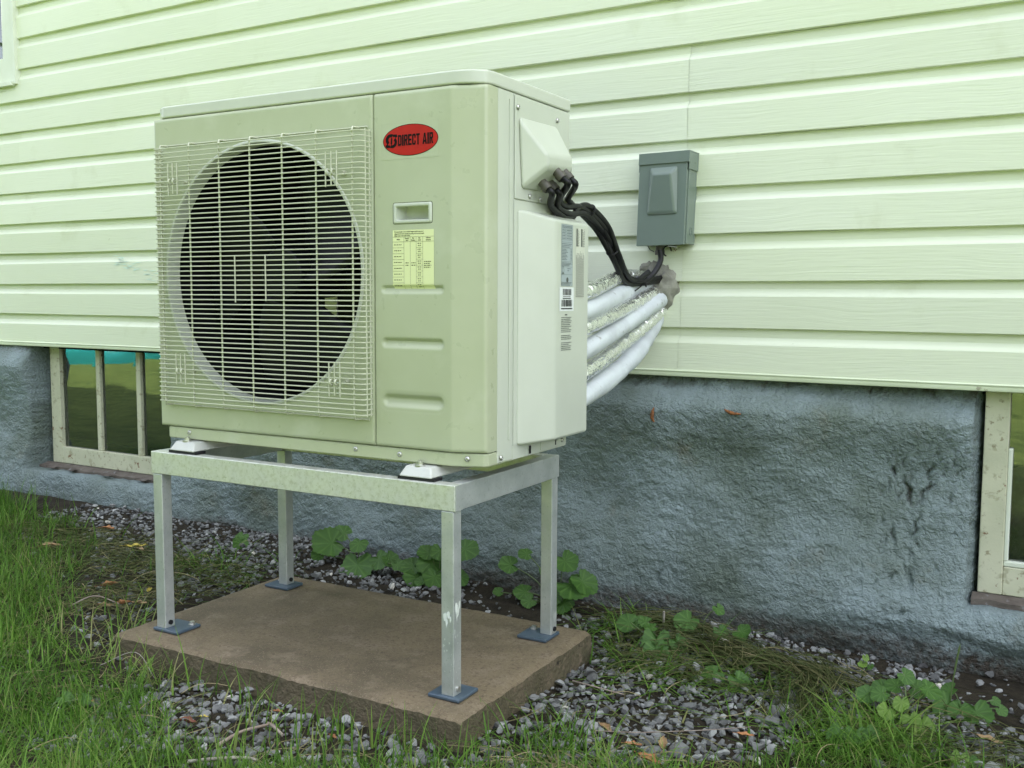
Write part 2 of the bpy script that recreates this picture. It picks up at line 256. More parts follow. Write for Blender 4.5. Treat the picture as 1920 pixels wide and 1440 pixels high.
# ------------------------------------------------------------------ mesh helpers
BASE = {}
def tag(o, label=None, cat=None, group=None, kind=None):
    if label: o['label'] = label
    if cat: o['category'] = cat
    if group: o['group'] = group
    if kind: o['kind'] = kind
    return o
def thing(name, label, cat, base=(0, 0, 0), ang=0.0, group=None):
    o = bpy.data.objects.new(name, None); o.empty_display_size = .1; COL.objects.link(o)
    c, s = math.cos(ang), math.sin(ang)
    o.location = (base[0]*c-base[1]*s, base[0]*s+base[1]*c, base[2]); o.rotation_euler = (0, 0, ang)
    BASE[o.name] = Vector(base)
    return tag(o, label, cat, group)
def base_of(o):
    while o.parent: o = o.parent
    return BASE.get(o.name, Vector((0, 0, 0)))
class MB:
    def __init__(s): s.v = []; s.f = []
    def add(s, v, f):
        k = len(s.v); s.v += [tuple(p) for p in v]; s.f += [tuple(i+k for i in q) for q in f]; return s
    def box(s, x0, x1, y0, y1, z0, z1):
        return s.add([(x0, y0, z0), (x1, y0, z0), (x1, y1, z0), (x0, y1, z0), (x0, y0, z1), (x1, y0, z1), (x1, y1, z1), (x0, y1, z1)],
                     [(0, 3, 2, 1), (4, 5, 6, 7), (0, 1, 5, 4), (1, 2, 6, 5), (2, 3, 7, 6), (3, 0, 4, 7)])
    def frust(s, lo, hi):
        """two loops of 4+ points joined, capped"""
        n = len(lo)
        return s.add(list(lo)+list(hi), [tuple(reversed(range(n))), tuple(range(n, 2*n))] + [(i, (i+1) % n, (i+1) % n+n, i+n) for i in range(n)])
    def prism_z(s, pts, z0, z1): return s.frust([(x, y, z0) for x, y in pts], [(x, y, z1) for x, y in pts])
    def cyl(s, c, d, r, h, n=16, r2=None):
        d = Vector(d).normalized(); a = d.orthogonal().normalized(); b = d.cross(a); c = Vector(c); r2 = r if r2 is None else r2
        lo = [c+(a*math.cos(t)+b*math.sin(t))*r for t in [2*math.pi*i/n for i in range(n)]]
        hi = [c+d*h+(a*math.cos(t)+b*math.sin(t))*r2 for t in [2*math.pi*i/n for i in range(n)]]
        return s.frust(lo, hi)
    def tube(s, path, r, n=8, caps=True, rf=None):
        P = [Vector(p) for p in path]; rings = []
        t0 = (P[1]-P[0]).normalized(); a = t0.orthogonal().normalized()
        for i, p in enumerate(P):
            t = (P[min(i+1, len(P)-1)]-P[max(i-1, 0)]).normalized()
            a = (a-t*a.dot(t)); a = a.normalized() if a.length > 1e-6 else t.orthogonal().normalized()
            b = t.cross(a)
            ring = []
            for k in range(n):
                th = 2*math.pi*k/n; rr = (r[i] if isinstance(r, (list, tuple)) else r)
                if rf: rr *= rf(i, k)
                ring.append(p+(a*math.cos(th)+b*math.sin(th))*rr)
            rings.append(ring)
        v = [q for ring in rings for q in ring]; f = []
        for i in range(len(P)-1):
            for k in range(n): f.append((i*n+k, i*n+(k+1) % n, (i+1)*n+(k+1) % n, (i+1)*n+k))
        if caps: f += [tuple(reversed(range(n))), tuple(range((len(P)-1)*n, len(P)*n))]
        return s.add(v, f)
    def grid(s, pts, closed=False):
        """pts[i][j]"""
        n = len(pts); m_ = len(pts[0]); v = [p for row in pts for p in row]
        f = [(i*m_+j, i*m_+j+1, (i+1)*m_+j+1, (i+1)*m_+j) for i in range(n-1) for j in range(m_-1)]
        if closed: f += [(i*m_+m_-1, i*m_, (i+1)*m_, (i+1)*m_+m_-1) for i in range(n-1)]
        return s.add(v, f)
    def mesh(s, name, material, off=Vector((0, 0, 0)), smooth=35, flip=False):
        me = bpy.data.meshes.new(name)
        me.from_pydata([(p[0]-off[0], p[1]-off[1], p[2]-off[2]) for p in s.v], [], [tuple(reversed(q)) for q in s.f] if flip else s.f)
        me.validate(); me.materials.append(material)
        if smooth is not None and len(me.polygons):
            me.shade_smooth(); me.set_sharp_from_angle(angle=math.radians(smooth))
        me.update(); return me
    def build(s, name, material, parent=None, bevel=0, segs=2, smooth=35, fix=True, off=None):
        off = (base_of(parent) if parent else Vector((0, 0, 0))) if off is None else off
        me = s.mesh(name, material, off, smooth)
        if fix:
            bm = bmesh.new(); bm.from_mesh(me); bmesh.ops.recalc_face_normals(bm, faces=bm.faces); bm.to_mesh(me); bm.free()
        o = bpy.data.objects.new(name, me); COL.objects.link(o)
        if parent: o.parent = parent
        if bevel:
            b = o.modifiers.new('bevel', 'BEVEL'); b.width = bevel; b.segments = segs; b.limit_method = 'ANGLE'; b.angle_limit = math.radians(28); b.harden_normals = True
        return o
def inst(src_mesh, name, loc, parent=None, rot=None, scale=None):
    o = bpy.data.objects.new(name, src_mesh); COL.objects.link(o); o.location = loc
    if rot is not None: o.rotation_euler = rot
    if scale is not None: o.scale = scale
    if parent: o.parent = parent
    return o
def np_mesh(name, V, F, material, tint=None, smooth=False):
    """V (n,3), F (m,k) with k fixed"""
    me = bpy.data.meshes.new(name); V = np.asarray(V, np.float32); F = np.asarray(F, np.int32); k = F.shape[1]
    me.vertices.add(len(V)); me.vertices.foreach_set('co', V.ravel())
    me.loops.add(F.size); me.loops.foreach_set('vertex_index', F.ravel())
    me.polygons.add(len(F)); me.polygons.foreach_set('loop_start', np.arange(0, F.size, k, dtype=np.int32))
    me.update(calc_edges=True); me.materials.append(material)
    me.polygons.foreach_set('use_smooth', np.full(len(F), smooth))
    if tint is not None:
        for nm, arr in tint.items():
            a = me.attributes.new(nm, 'FLOAT', 'POINT'); a.data.foreach_set('value', np.asarray(arr, np.float32))
    me.update(); return me
def link(name, me, parent=None):
    o = bpy.data.objects.new(name, me); COL.objects.link(o)
    if parent: o.parent = parent
    return o
def spline(pts, n=8):
    """Catmull-Rom through pts"""
    P = [Vector(p) for p in pts]; P = [P[0]*2-P[1]] + P + [P[-1]*2-P[-2]]; out = []
    for i in range(1, len(P)-2):
        p0, p1, p2, p3 = P[i-1:i+3]
        for k in range(n):
            t = k/n
            out.append(.5*((2*p1)+(p2-p0)*t+(2*p0-5*p1+4*p2-p3)*t*t+(3*p1-p0-3*p2+p3)*t**3))
    out.append(P[-2]); return out
_LAT = [np.random.RandomState(s).rand(128, 128) for s in range(6)]
def vn(x, y, s=0):
    L = _LAT[s]; xi = np.floor(x).astype(int); yi = np.floor(y).astype(int); fx = x-xi; fy = y-yi
    fx = fx*fx*(3-2*fx); fy = fy*fy*(3-2*fy); g = lambda a, b: L[a % 128, b % 128]
    return (g(xi, yi)*(1-fx)+g(xi+1, yi)*fx)*(1-fy)+(g(xi, yi+1)*(1-fx)+g(xi+1, yi+1)*fx)*fy-.5
def sst(a, b, x):
    t = np.clip((x-a)/(b-a), 0, 1); return t*t*(3-2*t)
_TXT = {}
def text_geo(s, size=.01, bold=0, sx=1.0, align='LEFT', spacing=1.0):
    """2-D outline mesh of a line of text: (verts (x,y), faces)"""
    key = (s, size, bold, sx, align, spacing)
    if key in _TXT: return _TXT[key]
    c = bpy.data.curves.new('t', 'FONT'); c.body = s; c.size = size; c.offset = bold; c.align_x = align; c.resolution_u = 2; c.space_character = spacing; c.fill_mode = 'FRONT'
    o = bpy.data.objects.new('t', c); COL.objects.link(o)
    me = bpy.data.meshes.new_from_object(o.evaluated_get(bpy.context.evaluated_depsgraph_get()))
    r = ([(v.co.x*sx, v.co.y) for v in me.vertices], [tuple(p.vertices) for p in me.polygons])
    bpy.data.objects.remove(o); bpy.data.curves.remove(c); bpy.data.meshes.remove(me)
    _TXT[key] = r; return r

# ------------------------------------------------------------------ ground sheet
def gz(x, y):
    x = np.asarray(x, float); y = np.asarray(y, float)
    z = -.068 + .036*sst(-.15, -.5, x)*sst(-.75, -.35, y) - .018*sst(.9, 1.5, x) + .012*sst(.1, .45, y)*sst(1.3, .8, x)
    near = sst(-6, -2, y)
    return z + near*(.016*vn(x*3.1+40, y*3.1+40, 0) + .008*vn(x*11+60, y*11+60, 1))
def lin(a, b, s): return list(np.arange(a, b, s))
gx = [-60, -30, -15, -8, -5, -4] + lin(-3.2, 2.6, .025) + [2.7, 3.2, 4, 6, 10, 20, 40, 60]
gy = [-60, -40, -25, -15, -10, -7, -5, -4, -3.2, -2.6, -2.1] + lin(-1.7, .62, .025) + [.7, .9, 8, 60]
GX, GY = np.meshgrid(gx, gy, indexing='ij'); GZ = gz(GX, GY)
V = np.stack([GX, GY, GZ], -1).reshape(-1, 3); m_ = len(gy)
I, J = np.meshgrid(np.arange(len(gx)-1), np.arange(m_-1), indexing='ij'); q = (I*m_+J).ravel()
F = np.stack([q, q+m_, q+m_+1, q+1], -1)
ground = link('ground', np_mesh('ground', V, F, SOIL, smooth=True)); tag(ground, kind='structure')
def gzf(x, y): return float(gz(x, y))

# ------------------------------------------------------------------ the house
house = thing('house', 'cream vinyl sided house on a lumpy blue grey foundation', 'house', (0, .55, -.1))
WY, ZB, EX = .55, .7499, .129
PROFILE = [(-.0005, .0006), (-.0155, .000), (-.0172, .0018), (-.0170, .05), (-.0166, .0865), (-.0145, .0915), (-.0080, .0990), (-.0042, .1030), (-.0026, .1065), (-.0028, .115), (-.0036, .1305)]
def board(x0, x1, z0, lift=0.0, seed=0):
    b = MB(); nx = max(2, int((x1-x0)/.16)+1); rows = []
    for i in range(nx+1):
        x = x0+(x1-x0)*i/nx
        wob = .0011*math.sin(x*2.3+seed*1.7)+.0006*math.sin(x*6.1+seed*2.9)
        zw = .0007*math.sin(x*1.9+seed)+.0004*math.sin(x*7.3+seed*3.1)
        rows.append([(x, WY+dy+wob-lift-.0004*math.exp(-((min(x-x0, x1-x)/.01)**2))*(lift > 0), z0+dz+zw) for dy, dz in PROFILE])
    b.grid(rows)
    o = b.build('siding_board', SIDING, house, smooth=20, fix=False)
    return o
seams = {-1: [.786, -1.9], 0: [.791, -2.9], 1: [.7935, -2.4], 2: [.668, -3.1], 3: [.797, -2.6], 4: [.801, -3.2], 5: [.803, -2.2], 6: [-1.2, 2.3], 7: [2.2, -2.275], 8: [-1.0], 9: [1.9], 10: [-.4, 2.4], 11: [.6], 12: [-.7, 2], 13: [1.2]}
for k in range(-1, 41):
    z0 = ZB+EX*k; xs = sorted(seams.get(k, [(k*1.37) % 3-1.5])); left = -12 if k < 8 or k > 17 else -2.2
    xs = [left]+[x for x in xs if x > left+.1]+[10.0]
    for i in range(len(xs)-1):
        lifted = (i % 2) == 1
        board(xs[i]-(.012 if lifted else 0), xs[i+1]+(0 if lifted or i == len(xs)-2 else .012), z0, .0010 if lifted else 0, k*3)
# starter strip under the lowest course
b = MB(); prof = [(.01, -.003), (-.010, -.003), (-.0195, -.001), (-.0205, .003), (-.0200, .009), (-.0220, .0135), (-.0195, .0165), (-.0145, .0172), (.0, .0172)]
b.grid([[(x, WY+dy, .6145+dz-.0042*math.exp(-((x+1.0)/1.6)**2)*0+.0008*math.sin(x*3.1)) for dy, dz in prof] for x in lin(-12, 10.01, .2)])
b.build('starter_strip', STRIP, house, smooth=25, fix=False)
sc_m = mat('pale_turquoise', (.66, .80, .72), .5)
b = MB(); rs_ = random.Random(4)  # cluster of pale turquoise slivers just proud of the left boards
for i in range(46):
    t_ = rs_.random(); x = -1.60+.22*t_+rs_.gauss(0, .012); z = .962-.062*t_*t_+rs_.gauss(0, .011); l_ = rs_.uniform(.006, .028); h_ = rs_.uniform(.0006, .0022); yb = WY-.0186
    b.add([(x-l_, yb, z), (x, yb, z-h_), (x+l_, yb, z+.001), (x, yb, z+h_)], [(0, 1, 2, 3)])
o = b.build('pale_slivers', sc_m, house, smooth=None, fix=False); o['kind'] = 'stuff'
# core of the house: wall sheet behind the boards, floor, ends, roof
b = MB(); b.box(-12, 10, .556, .6, .618, 6.03); b.build('wall', TRIM, house)
b = MB(); b.box(-12, 10, .601, 7, .60, .66); b.build('floor_deck', DARK_IN, house)
b = MB(); b.box(-12.04, -12, .55, 7, -.3, 6.03); b.box(10, 10.04, .55, 7, -.3, 6.03); b.box(-12, 10, 6.96, 7, -.3, 6.03); b.build('end_wall', SIDING, house)
b = MB(); b.frust([(-12.3, .2, 6.0), (10.3, .2, 6.0), (10.3, 7.4, 6.0), (-12.3, 7.4, 6.0)], [(-12.3, 3.75, 7.65), (10.3, 3.75, 7.65), (10.3, 3.85, 7.65), (-12.3, 3.85, 7.65)]); b.build('roof', ROOF, house)
b = MB(); b.box(-12.3, 10.3, .17, .2, 5.95, 6.09); b.build('fascia_board', TRIM, house)
# dark basement behind the windows
b = MB(); b.box(-12, 10, 1.6, 1.62, -.5, .6); b.build('basement_wall', DARK_IN, house)

# foundation: one lumpy sprayed surface with two window openings
OPEN = [(-2.205, -1.31), (1.552, 2.5)]; OZ0, OZ1 = .078, .66
_cr = random.Random(5)
CLEFTS = [(1.405, .345, .045, -.25, .0050, .016), (1.455, .40, .028, .35, .0045, .012), (1.44, .34, .030, .45, .0045, .014), (1.43, .26, .05, .25, .004, .012), (1.375, .235, .035, -.2, .004, .010), (1.425, .13, .030, .1, .007, .016), (1.385, .135, .018, .5, .005, .010), (.762, .055, .035, .3, .0045, .012), (.80, .06, .016, -.5, .003, .008), (1.41, .05, .016, .3, .006, .010)]
CLEFTS += [(_cr.uniform(1.34, 1.53), _cr.uniform(.10, .45), _cr.uniform(.008, .022), _cr.uniform(-.6, .6), _cr.uniform(.0025, .0045), _cr.uniform(.004, .010)) for _ in range(34)]
CLEFTS += [(_cr.uniform(-.1, 1.5), .598+_cr.uniform(-.02, .012), _cr.uniform(.008, .02), _cr.uniform(-.6, .6), _cr.uniform(.003, .006), _cr.uniform(.004, .012)) for _ in range(40)]
def yF(x, z):
    y = .556 - .061*sst(.612, .52, z) + .016*sst(.50, .38, z) - .030*sst(.30, -.04, z) + .026*sst(.03, -.02, z+.022*vn(x*6+9, z*0+3, 4))*sst(1.0, 1.5, x)
    y = y + .054*vn(x*2.1+20, z*3.6+20, 2) + .028*vn(x*5.5+30, z*7.5+30, 3)
    y = y + .0048*vn(x*21+7, z*27+7, 4) + .0040*vn(x*46+5, z*66+5, 5) + .0038*vn(x*84+5, z*120+5, 1)*(.6+.9*sst(.1, .5, vn(x*3+2, z*3+2, 0)+.5))
    for a, c in OPEN:      # lips of the openings round off
        d = np.maximum(np.maximum(a-x, x-c), OZ0-z); y = y + .030*np.exp(-np.clip(d, 0, 9)/.022)*(d > -.01)*.5
    # torn clefts in the spray beside the right-hand window
    for (cx, cz, ln, tl, w, dp) in CLEFTS:
        dz = z-cz; dx = x-cx-tl*dz-.004*np.sin(dz*160+cx*90); y = y + dp*np.exp(-(dx/w)**2-(dz/ln)**2*1.6)
    return y
fx = sorted(set([round(v, 5) for v in lin(-12, -2.7, .08)+lin(-2.7, 1.30, .0075)+lin(1.30, 1.56, .0035)+lin(1.56, 1.72, .0075)+lin(1.72, 10.01, .08)]+[c for o in OPEN for c in o]))
fz = sorted(set([round(v, 5) for v in lin(-.16, .62, .0058)]+[OZ0, OZ1-.001, .615]))
fz = [v for v in fz if v <= .6165]
fx = np.array([v for i, v in enumerate(fx) if i == 0 or v-fx[i-1] > .0015 or v in (OPEN[0][0], OPEN[0][1], OPEN[1][0], OPEN[1][1])]); fz = np.array(fz)
FX, FZ = np.meshgrid(fx, fz, indexing='ij'); FY = yF(FX, FZ)
V = np.stack([FX+.006*vn(FX*30, FZ*30, 0), FY, FZ+.006*vn(FX*30+50, FZ*30, 1)], -1)
I, J = np.meshgrid(np.arange(len(fx)-1), np.arange(len(fz)-1), indexing='ij')
cxm = (fx[I]+fx[I+1])/2; czm = (fz[J]+fz[J+1])/2
hole = np.zeros(I.shape, bool)
for a, c in OPEN: hole |= (cxm > a) & (cxm < c) & (czm > OZ0)
mz = len(fz); q = (I*mz+J)[~hole].ravel(); F = np.stack([q, q+mz, q+mz+1, q+1], -1)
V = V.reshape(-1, 3); extraV = []; extraF = []
dirt_shade = .62*sst(.035, -.05, FZ+.05*vn(FX*5, FZ*5, 2)) + .42*sst(.56, .612, FZ+.03*vn(FX*9, FZ*9, 3)) + .25*sst(.018, .034, (FY-(.556-.061*sst(.612, .52, FZ)+.016*sst(.50, .38, FZ)-.030*sst(.30, -.04, FZ))))  # dirt at the base; shade painted under the siding and in hollows
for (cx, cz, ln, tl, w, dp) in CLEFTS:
    dirt_shade = dirt_shade + dp*20*np.exp(-((FX-cx-tl*(FZ-cz)-.004*np.sin((FZ-cz)*160+cx*90))/w)**2-((FZ-cz)/ln)**2*1.6)  # clefts get painted shade as well as depth
dirt_shade = dirt_shade.reshape(-1)
def nearest(arr, v): return int(np.argmin(abs(arr-v)))
ed = list(dirt_shade)
for a, c in OPEN:
    i0, i1, j0 = nearest(fx, a), nearest(fx, c), nearest(fz, OZ0)
    loop = [(i0, j) for j in range(mz-1, j0, -1)] + [(i, j0) for i in range(i0, i1+1)] + [(i1, j) for j in range(j0+1, mz)]
    prev = None
    for (i, j) in loop:
        k0 = i*mz+j; p = V[k0]; chain = [k0]
        for st, (yy, w) in enumerate(((.55, .004), (.60, .002), (.70, 0))):
            dxx = (1 if i == i0 else -1 if i == i1 else 0)*.012*st; 
            extraV.append((p[0]+dxx+w*random.uniform(-1, 1), max(yy, p[1]+.004), p[2]+(w*random.uniform(-1, 1) if j > j0 else .006*st))); chain.append(len(V)+len(extraV)-1); ed.append(.15+.22*random.random())
        if prev:
            for s_ in range(3): extraF.append((prev[s_], chain[s_], chain[s_+1], prev[s_+1]))
        prev = chain
V = np.vstack([V, np.array(extraV)]); F = np.vstack([F, np.array(extraF)])
me = np_mesh('foundation', V-np.array(base_of(house)), F, FOUND, {'dirt_shade': ed}, smooth=True)
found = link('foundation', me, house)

def basement_window(x0, x1, yf, stile, mull, zb, zt, name='basement_window'):
    """frame: stiles, bottom rail, top rail; sub-parts muntin and pane"""
    rail = .072
    b = MB(); b.box(x0, x0+stile, yf, yf+.034, zb, zt); b.box(x1-stile, x1, yf, yf+.034, zb, zt)
    b.box(x0+stile, x1-stile, yf+.0015, yf+.034, zb, zb+rail); b.box(x0+stile, x1-stile, yf+.0015, yf+.034, zt-.03, zt)
    w = b.build(name, FRAME, house, bevel=.003)
    for mx in mull:
        m = MB(); m.box(mx-.013, mx+.013, yf+.004, yf+.03, zb+rail, zt-.03); m.build('muntin', FRAME, w, bevel=.004)
    e = [x0+stile]+[v for mx in mull for v in (mx-.013, mx+.013)]+[x1-stile]
    for i in range(0, len(e), 2):
        g = MB(); g.add([(e[i], yf+.019, zb+rail), (e[i+1], yf+.019+random.uniform(-.001, .001), zb+rail), (e[i+1], yf+.019, zt-.03), (e[i], yf+.019+random.uniform(-.001, .001), zt-.03)], [(0, 1, 2, 3)])
        g.build('pane', GLASS, w, smooth=None, fix=False)
    return w
w1 = basement_window(-2.152, -1.27, .60, .064, [-1.838, -1.583, -1.335], .100, .640)
w1['label'] = 'left basement window with flaking cream frame and muntins'
w2 = basement_window(1.572, 2.47, .58, .056, [2.02], .104, .640)
w2['label'] = 'right basement window with chipped cream frame'
b = MB(); b.box(1.628, 2.414, .5815, .60, .1765, .190); b.build('glazing_bead', TRIM, w2, bevel=.003)
b = MB(); b.box(1.628, 1.638, .5812, .60, .19, .47); b.build('glazing_bead', TRIM, w2, bevel=.003)
# something brown and ragged stands behind the right-hand glass
b = MB(); b.add([(1.63, .66, .17), (1.70, .66, .17), (1.69, .661, .24), (1.705, .66, .28), (1.665, .66, .31), (1.69, .66, .37), (1.66, .66, .42), (1.63, .66, .41)], [tuple(range(8))]); b.build('insulation_scrap', DRY['tan'], w2)
def sill(x0, x1, y0, y1, z):
    b = MB(); rows = []
    for i in range(25):
        x = x0+(x1-x0)*i/24
        rows.append([(x, y0+.006*random.uniform(-1, 1), z-.05), (x, y0+.005*random.uniform(-1, 1), z-.004+.004*random.uniform(-1, 1)), (x, (y0+y1)/2, z+.002+.003*random.uniform(-1, 1)), (x, y1, z+.006)])
    b.grid(rows); return b.build('window_sill', OLDWOOD, house, smooth=40)
sill(-2.19, -1.315, .560, .60, .094); sill(1.562, 2.49, .553, .58, .098)
# debris on the left sill: flakes of old paint and wood
for (x, y, s, a) in ((-1.95, .53, .03, .4), (-1.72, .525, .04, -.3), (-1.5, .53, .035, .2), (-2.08, .53, .03, .9)):
    b = MB(); b.add([(x-s, y+.01, .088), (x+s*.8, y+.002, .090), (x+s, y+.022, .096), (x-s*.3, y+.028, .098)], [(0, 1, 2, 3)]); b.build('paint_flake', OLDWOOD, house)

# upper window at the left edge of the picture
uw = MB(); uw.box(-2.216, -2.200, .518, .556, 1.722, 2.95); uwo = uw.build('upper_window', TRIM, house, bevel=.002)
uwo['label'] = 'upper window with cream casing over the siding'
for args, nm in (((-2.290, -2.2175, .524, .556, 1.736, 2.95), 'casing'), ((-3.2, -2.291, .527, .556, 1.738, 1.838), 'casing'), ((-3.2, -2.2175, .510, .556, 1.716, 1.7345), 'sill'), ((-3.2, -2.2175, .530, .556, 1.700, 1.7145), 'apron')):
    m = MB(); m.box(*args); m.build(nm, TRIM, uwo, bevel=.002)
m = MB(); m.add([(-3.2, .5475, 1.838), (-2.29, .5475, 1.838), (-2.29, .5475, 2.95), (-3.2, .5475, 2.95)], [(0, 1, 2, 3)]); m.build('pane', GLASS, uwo, smooth=None, fix=False)
m = MB(); m.box(-3.2, -2.29, .551, .5555, 1.838, 2.95); m.build('dark_backing', DARK_IN, uwo)  # near-black sheet standing in for the dark room behind the pane

# ------------------------------------------------------------------ concrete pad
A = .0223
pad = thing('concrete_pad', 'thick brown stained concrete pad under the aluminium stand', 'concrete pad', (-.2696, -.5452, -.12), A)
xs = [-.2696]+lin(-.262, .745, .012)+[.7499]; ys = [-.5452]+lin(-.537, .065, .012)+[.0694]
def edge_wob(t, s): return .0035*math.sin(t*23+s)+.002*math.sin(t*61+s*2)
b = MB(); top = []
for i, x in enumerate(xs):
    row = []
    for j, y in enumerate(ys):
        xx, yy, zz = x, y, 0.0012*float(vn(np.array(x*14), np.array(y*14), 2))
        if i in (0, len(xs)-1): xx += edge_wob(y, i)*(.6 if i else -.6); zz -= .005+.003*random.random()
        if j in (0, len(ys)-1): yy += edge_wob(x, j+3)*.6; zz -= .005+.003*random.random()
        if i in (1, len(xs)-2) or j in (1, len(ys)-2): zz -= .0012*random.random()
        row.append((xx, yy, zz))
    top.append(row)
b.grid(top)
ring = [(i, 0) for i in range(len(xs))]+[(len(xs)-1, j) for j in range(1, len(ys))]+[(i, len(ys)-1) for i in range(len(xs)-2, -1, -1)]+[(0, j) for j in range(len(ys)-2, 0, -1)]
side = []
for d in range(8):
    rr = []
    for (i, j) in ring:
        p = top[i][j]; cx, cy = p[0]-.24, p[1]+.24
        nx = (-1 if i == 0 else 1 if i == len(xs)-1 else 0); ny = (-1 if j == 0 else 1 if j == len(ys)-1 else 0)
        h = random.gauss(0, .0013) - (.0035*(random.random() < .06)) if d else 0
        if d == 2: h -= .002*(random.random() < .4)
        rr.append((p[0]+nx*(h+.0004*d), p[1]+ny*(h+.0004*d), p[2]-d*.0165))
    side.append(rr)
b2 = MB(); b2.grid(side, closed=True)
slab = b.build('slab_top', CONCRETE, pad, smooth=60, fix=False)
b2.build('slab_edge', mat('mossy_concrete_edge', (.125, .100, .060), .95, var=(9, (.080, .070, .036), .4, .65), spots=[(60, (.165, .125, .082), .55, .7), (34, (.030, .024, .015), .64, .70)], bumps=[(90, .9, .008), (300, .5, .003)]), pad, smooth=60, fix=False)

# ------------------------------------------------------------------ aluminium stand
LX0, LX1, LY0, LY1, T, ZS, H = -.193, .6882, -.476, -.0071, .0307, .4525, .0547
stand = thing('equipment_stand', 'four legged aluminium stand bolted to the concrete pad', 'stand', (LX0, LY0, 0), A)
b = MB(); b.box(LX0-.0045, LX1+.0035, LY0-.001, LY0+.030, ZS-H, ZS); b.build('rail', ALU_RAIL, stand, bevel=.002)
b = MB(); b.box(LX0+.0258, LX1-.0268, LY1-.030, LY1-.0003, ZS-H, ZS); b.build('rail', ALU_RAIL, stand, bevel=.002)
for x0 in (LX0-.0045, LX1-.0265): b = MB(); b.box(x0, x0+.030, LY0+.0305, LY1, ZS-H+.0003, ZS-.0003); b.build('rail', ALU, stand, bevel=.002)
b = MB(); b.box(LX1+.0037, LX1+.0052, LY0+.001, LY0+.029, ZS-H+.001, ZS-.001); b.build('end_cap', ALU, stand)
plates = {(0, 0): (-.201, -.116, -.482, -.404), (1, 0): (.628, .706, -.484, -.406), (1, 1): (.612, .692, -.074, .002), (0, 1): (-.226, -.140, -.062, .006)}
for (i, j), (px0, px1, py0, py1) in plates.items():
    x0 = LX0 if i == 0 else LX1-T; y0 = LY0 if j == 0 else LY1-T
    b = MB(); b.box(x0, x0+T, y0, y0+T, .0085, ZS-H-.0003)
    leg = b.build('leg', ALU, stand, bevel=.0025)
    b = MB(); b.box(px0, px1, py0, py1, .0012, .0095); b.build('foot_plate', FOOTPLATE, leg, bevel=.003)
    b = MB(); cx, cy = (px1-.014, py1-.016) if i == 0 and j == 0 else (px0+.016, py1-.016)
    if not (i == 1 and j == 0):
        b.cyl((cx, cy, .0095), (0, 0, 1), .009, .002, 14); b.cyl((cx, cy, .0115), (0, 0, 1), .0062, .006, 6); b.build('anchor_bolt', STEEL, leg)
    b = MB(); b.cyl((x0+T, y0+T*.5, .022), (1, 0, 0), .006, .004, 10); b.build('screw', BLACK_RUB if j or i == 0 else STEEL, leg)

front_leg = [o for o in stand.children if o.name.startswith('leg')][1]; rs_ = random.Random(9); b = MB()
def splash(face, u, z, w, h):
    n_ = 9; pts = [(u+w*math.cos(2*math.pi*i/n_)*rs_.uniform(.6, 1.1), z+h*math.sin(2*math.pi*i/n_)*rs_.uniform(.6, 1.1)) for i in range(n_)]
    if face: b.add([(LX1+.0005, LY0+p, q_) for p, q_ in pts], [tuple(range(n_))])
    else: b.add([(LX1-T+p, LY0-.0005, q_) for p, q_ in pts], [tuple(range(n_))])
for u, z, w, h in ((.010, .176, .006, .012), (.018, .182, .005, .009), (.014, .165, .003, .014), (.023, .174, .003, .008)): splash(0, u, z, w, h)
for u, z, w, h in ((.010, .196, .006, .014), (.016, .188, .004, .016), (.022, .20, .004, .010), (.012, .175, .002, .010)): splash(1, u, z, w, h)
for i in range(22): splash(i % 2, rs_.uniform(.004, .027), rs_.uniform(.03, .15), rs_.uniform(.0006, .0016), rs_.uniform(.0012, .0042))
o = b.build('paint_splash', mat('dried_white_paint', (.70, .74, .68), .6), front_leg, smooth=None); o['kind'] = 'stuff'

# ------------------------------------------------------------------ outdoor unit
UX0, UX1, UXS, UY0, UY1, Z0, ZP, Z1 = -.2, .73, .4644, -.4404, -.0502, .4826, .5128, 1.2578
unit = thing('heat_pump', 'ivory outdoor heat pump with round fan grille and red oval badge', 'heat pump', (UX0, UY0, ZS), A)
HC, HR = (.137, .885), .297
# fan side front panel with a round opening
angs = sorted(set([2*math.pi*i/144 for i in range(144)] + [math.atan2(z-HC[1], x-HC[0]) % (2*math.pi) for x in (UX0, UXS-.001) for z in (ZP, Z1)]))
def rect_pt(t, x0, x1, z0, z1):
    c, s = math.cos(t), math.sin(t); k = 9e9
    if c > 1e-9: k = min(k, (x1-HC[0])/c)
    if c < -1e-9: k = min(k, (x0-HC[0])/c)
    if s > 1e-9: k = min(k, (z1-HC[1])/s)
    if s < -1e-9: k = min(k, (z0-HC[1])/s)
    return HC[0]+c*k, HC[1]+s*k
b = MB(); rows = []
x0, x1 = UX0, UXS-.001
for t in angs:
    o_ = rect_pt(t, x0, x1, ZP, Z1)
    cl = lambda v, a, c, m: min(max(v, a+m), c-m)
    row = [(HC[0]+HR*math.cos(t), UY0, HC[1]+HR*math.sin(t))]
    for mrg, dy in ((.0115, 0), (.0095, 0), (.006, 0), (.0025, .0012), (.0007, .0035), (0, .008), (0, .032)):
        row.append((cl(o_[0], x0, x1, mrg), UY0+dy, cl(o_[1], ZP, Z1, mrg)))
    rows.append(row)
rows.append(rows[0]); b.grid(rows); b.build('front_panel', IVORY, unit, smooth=40)
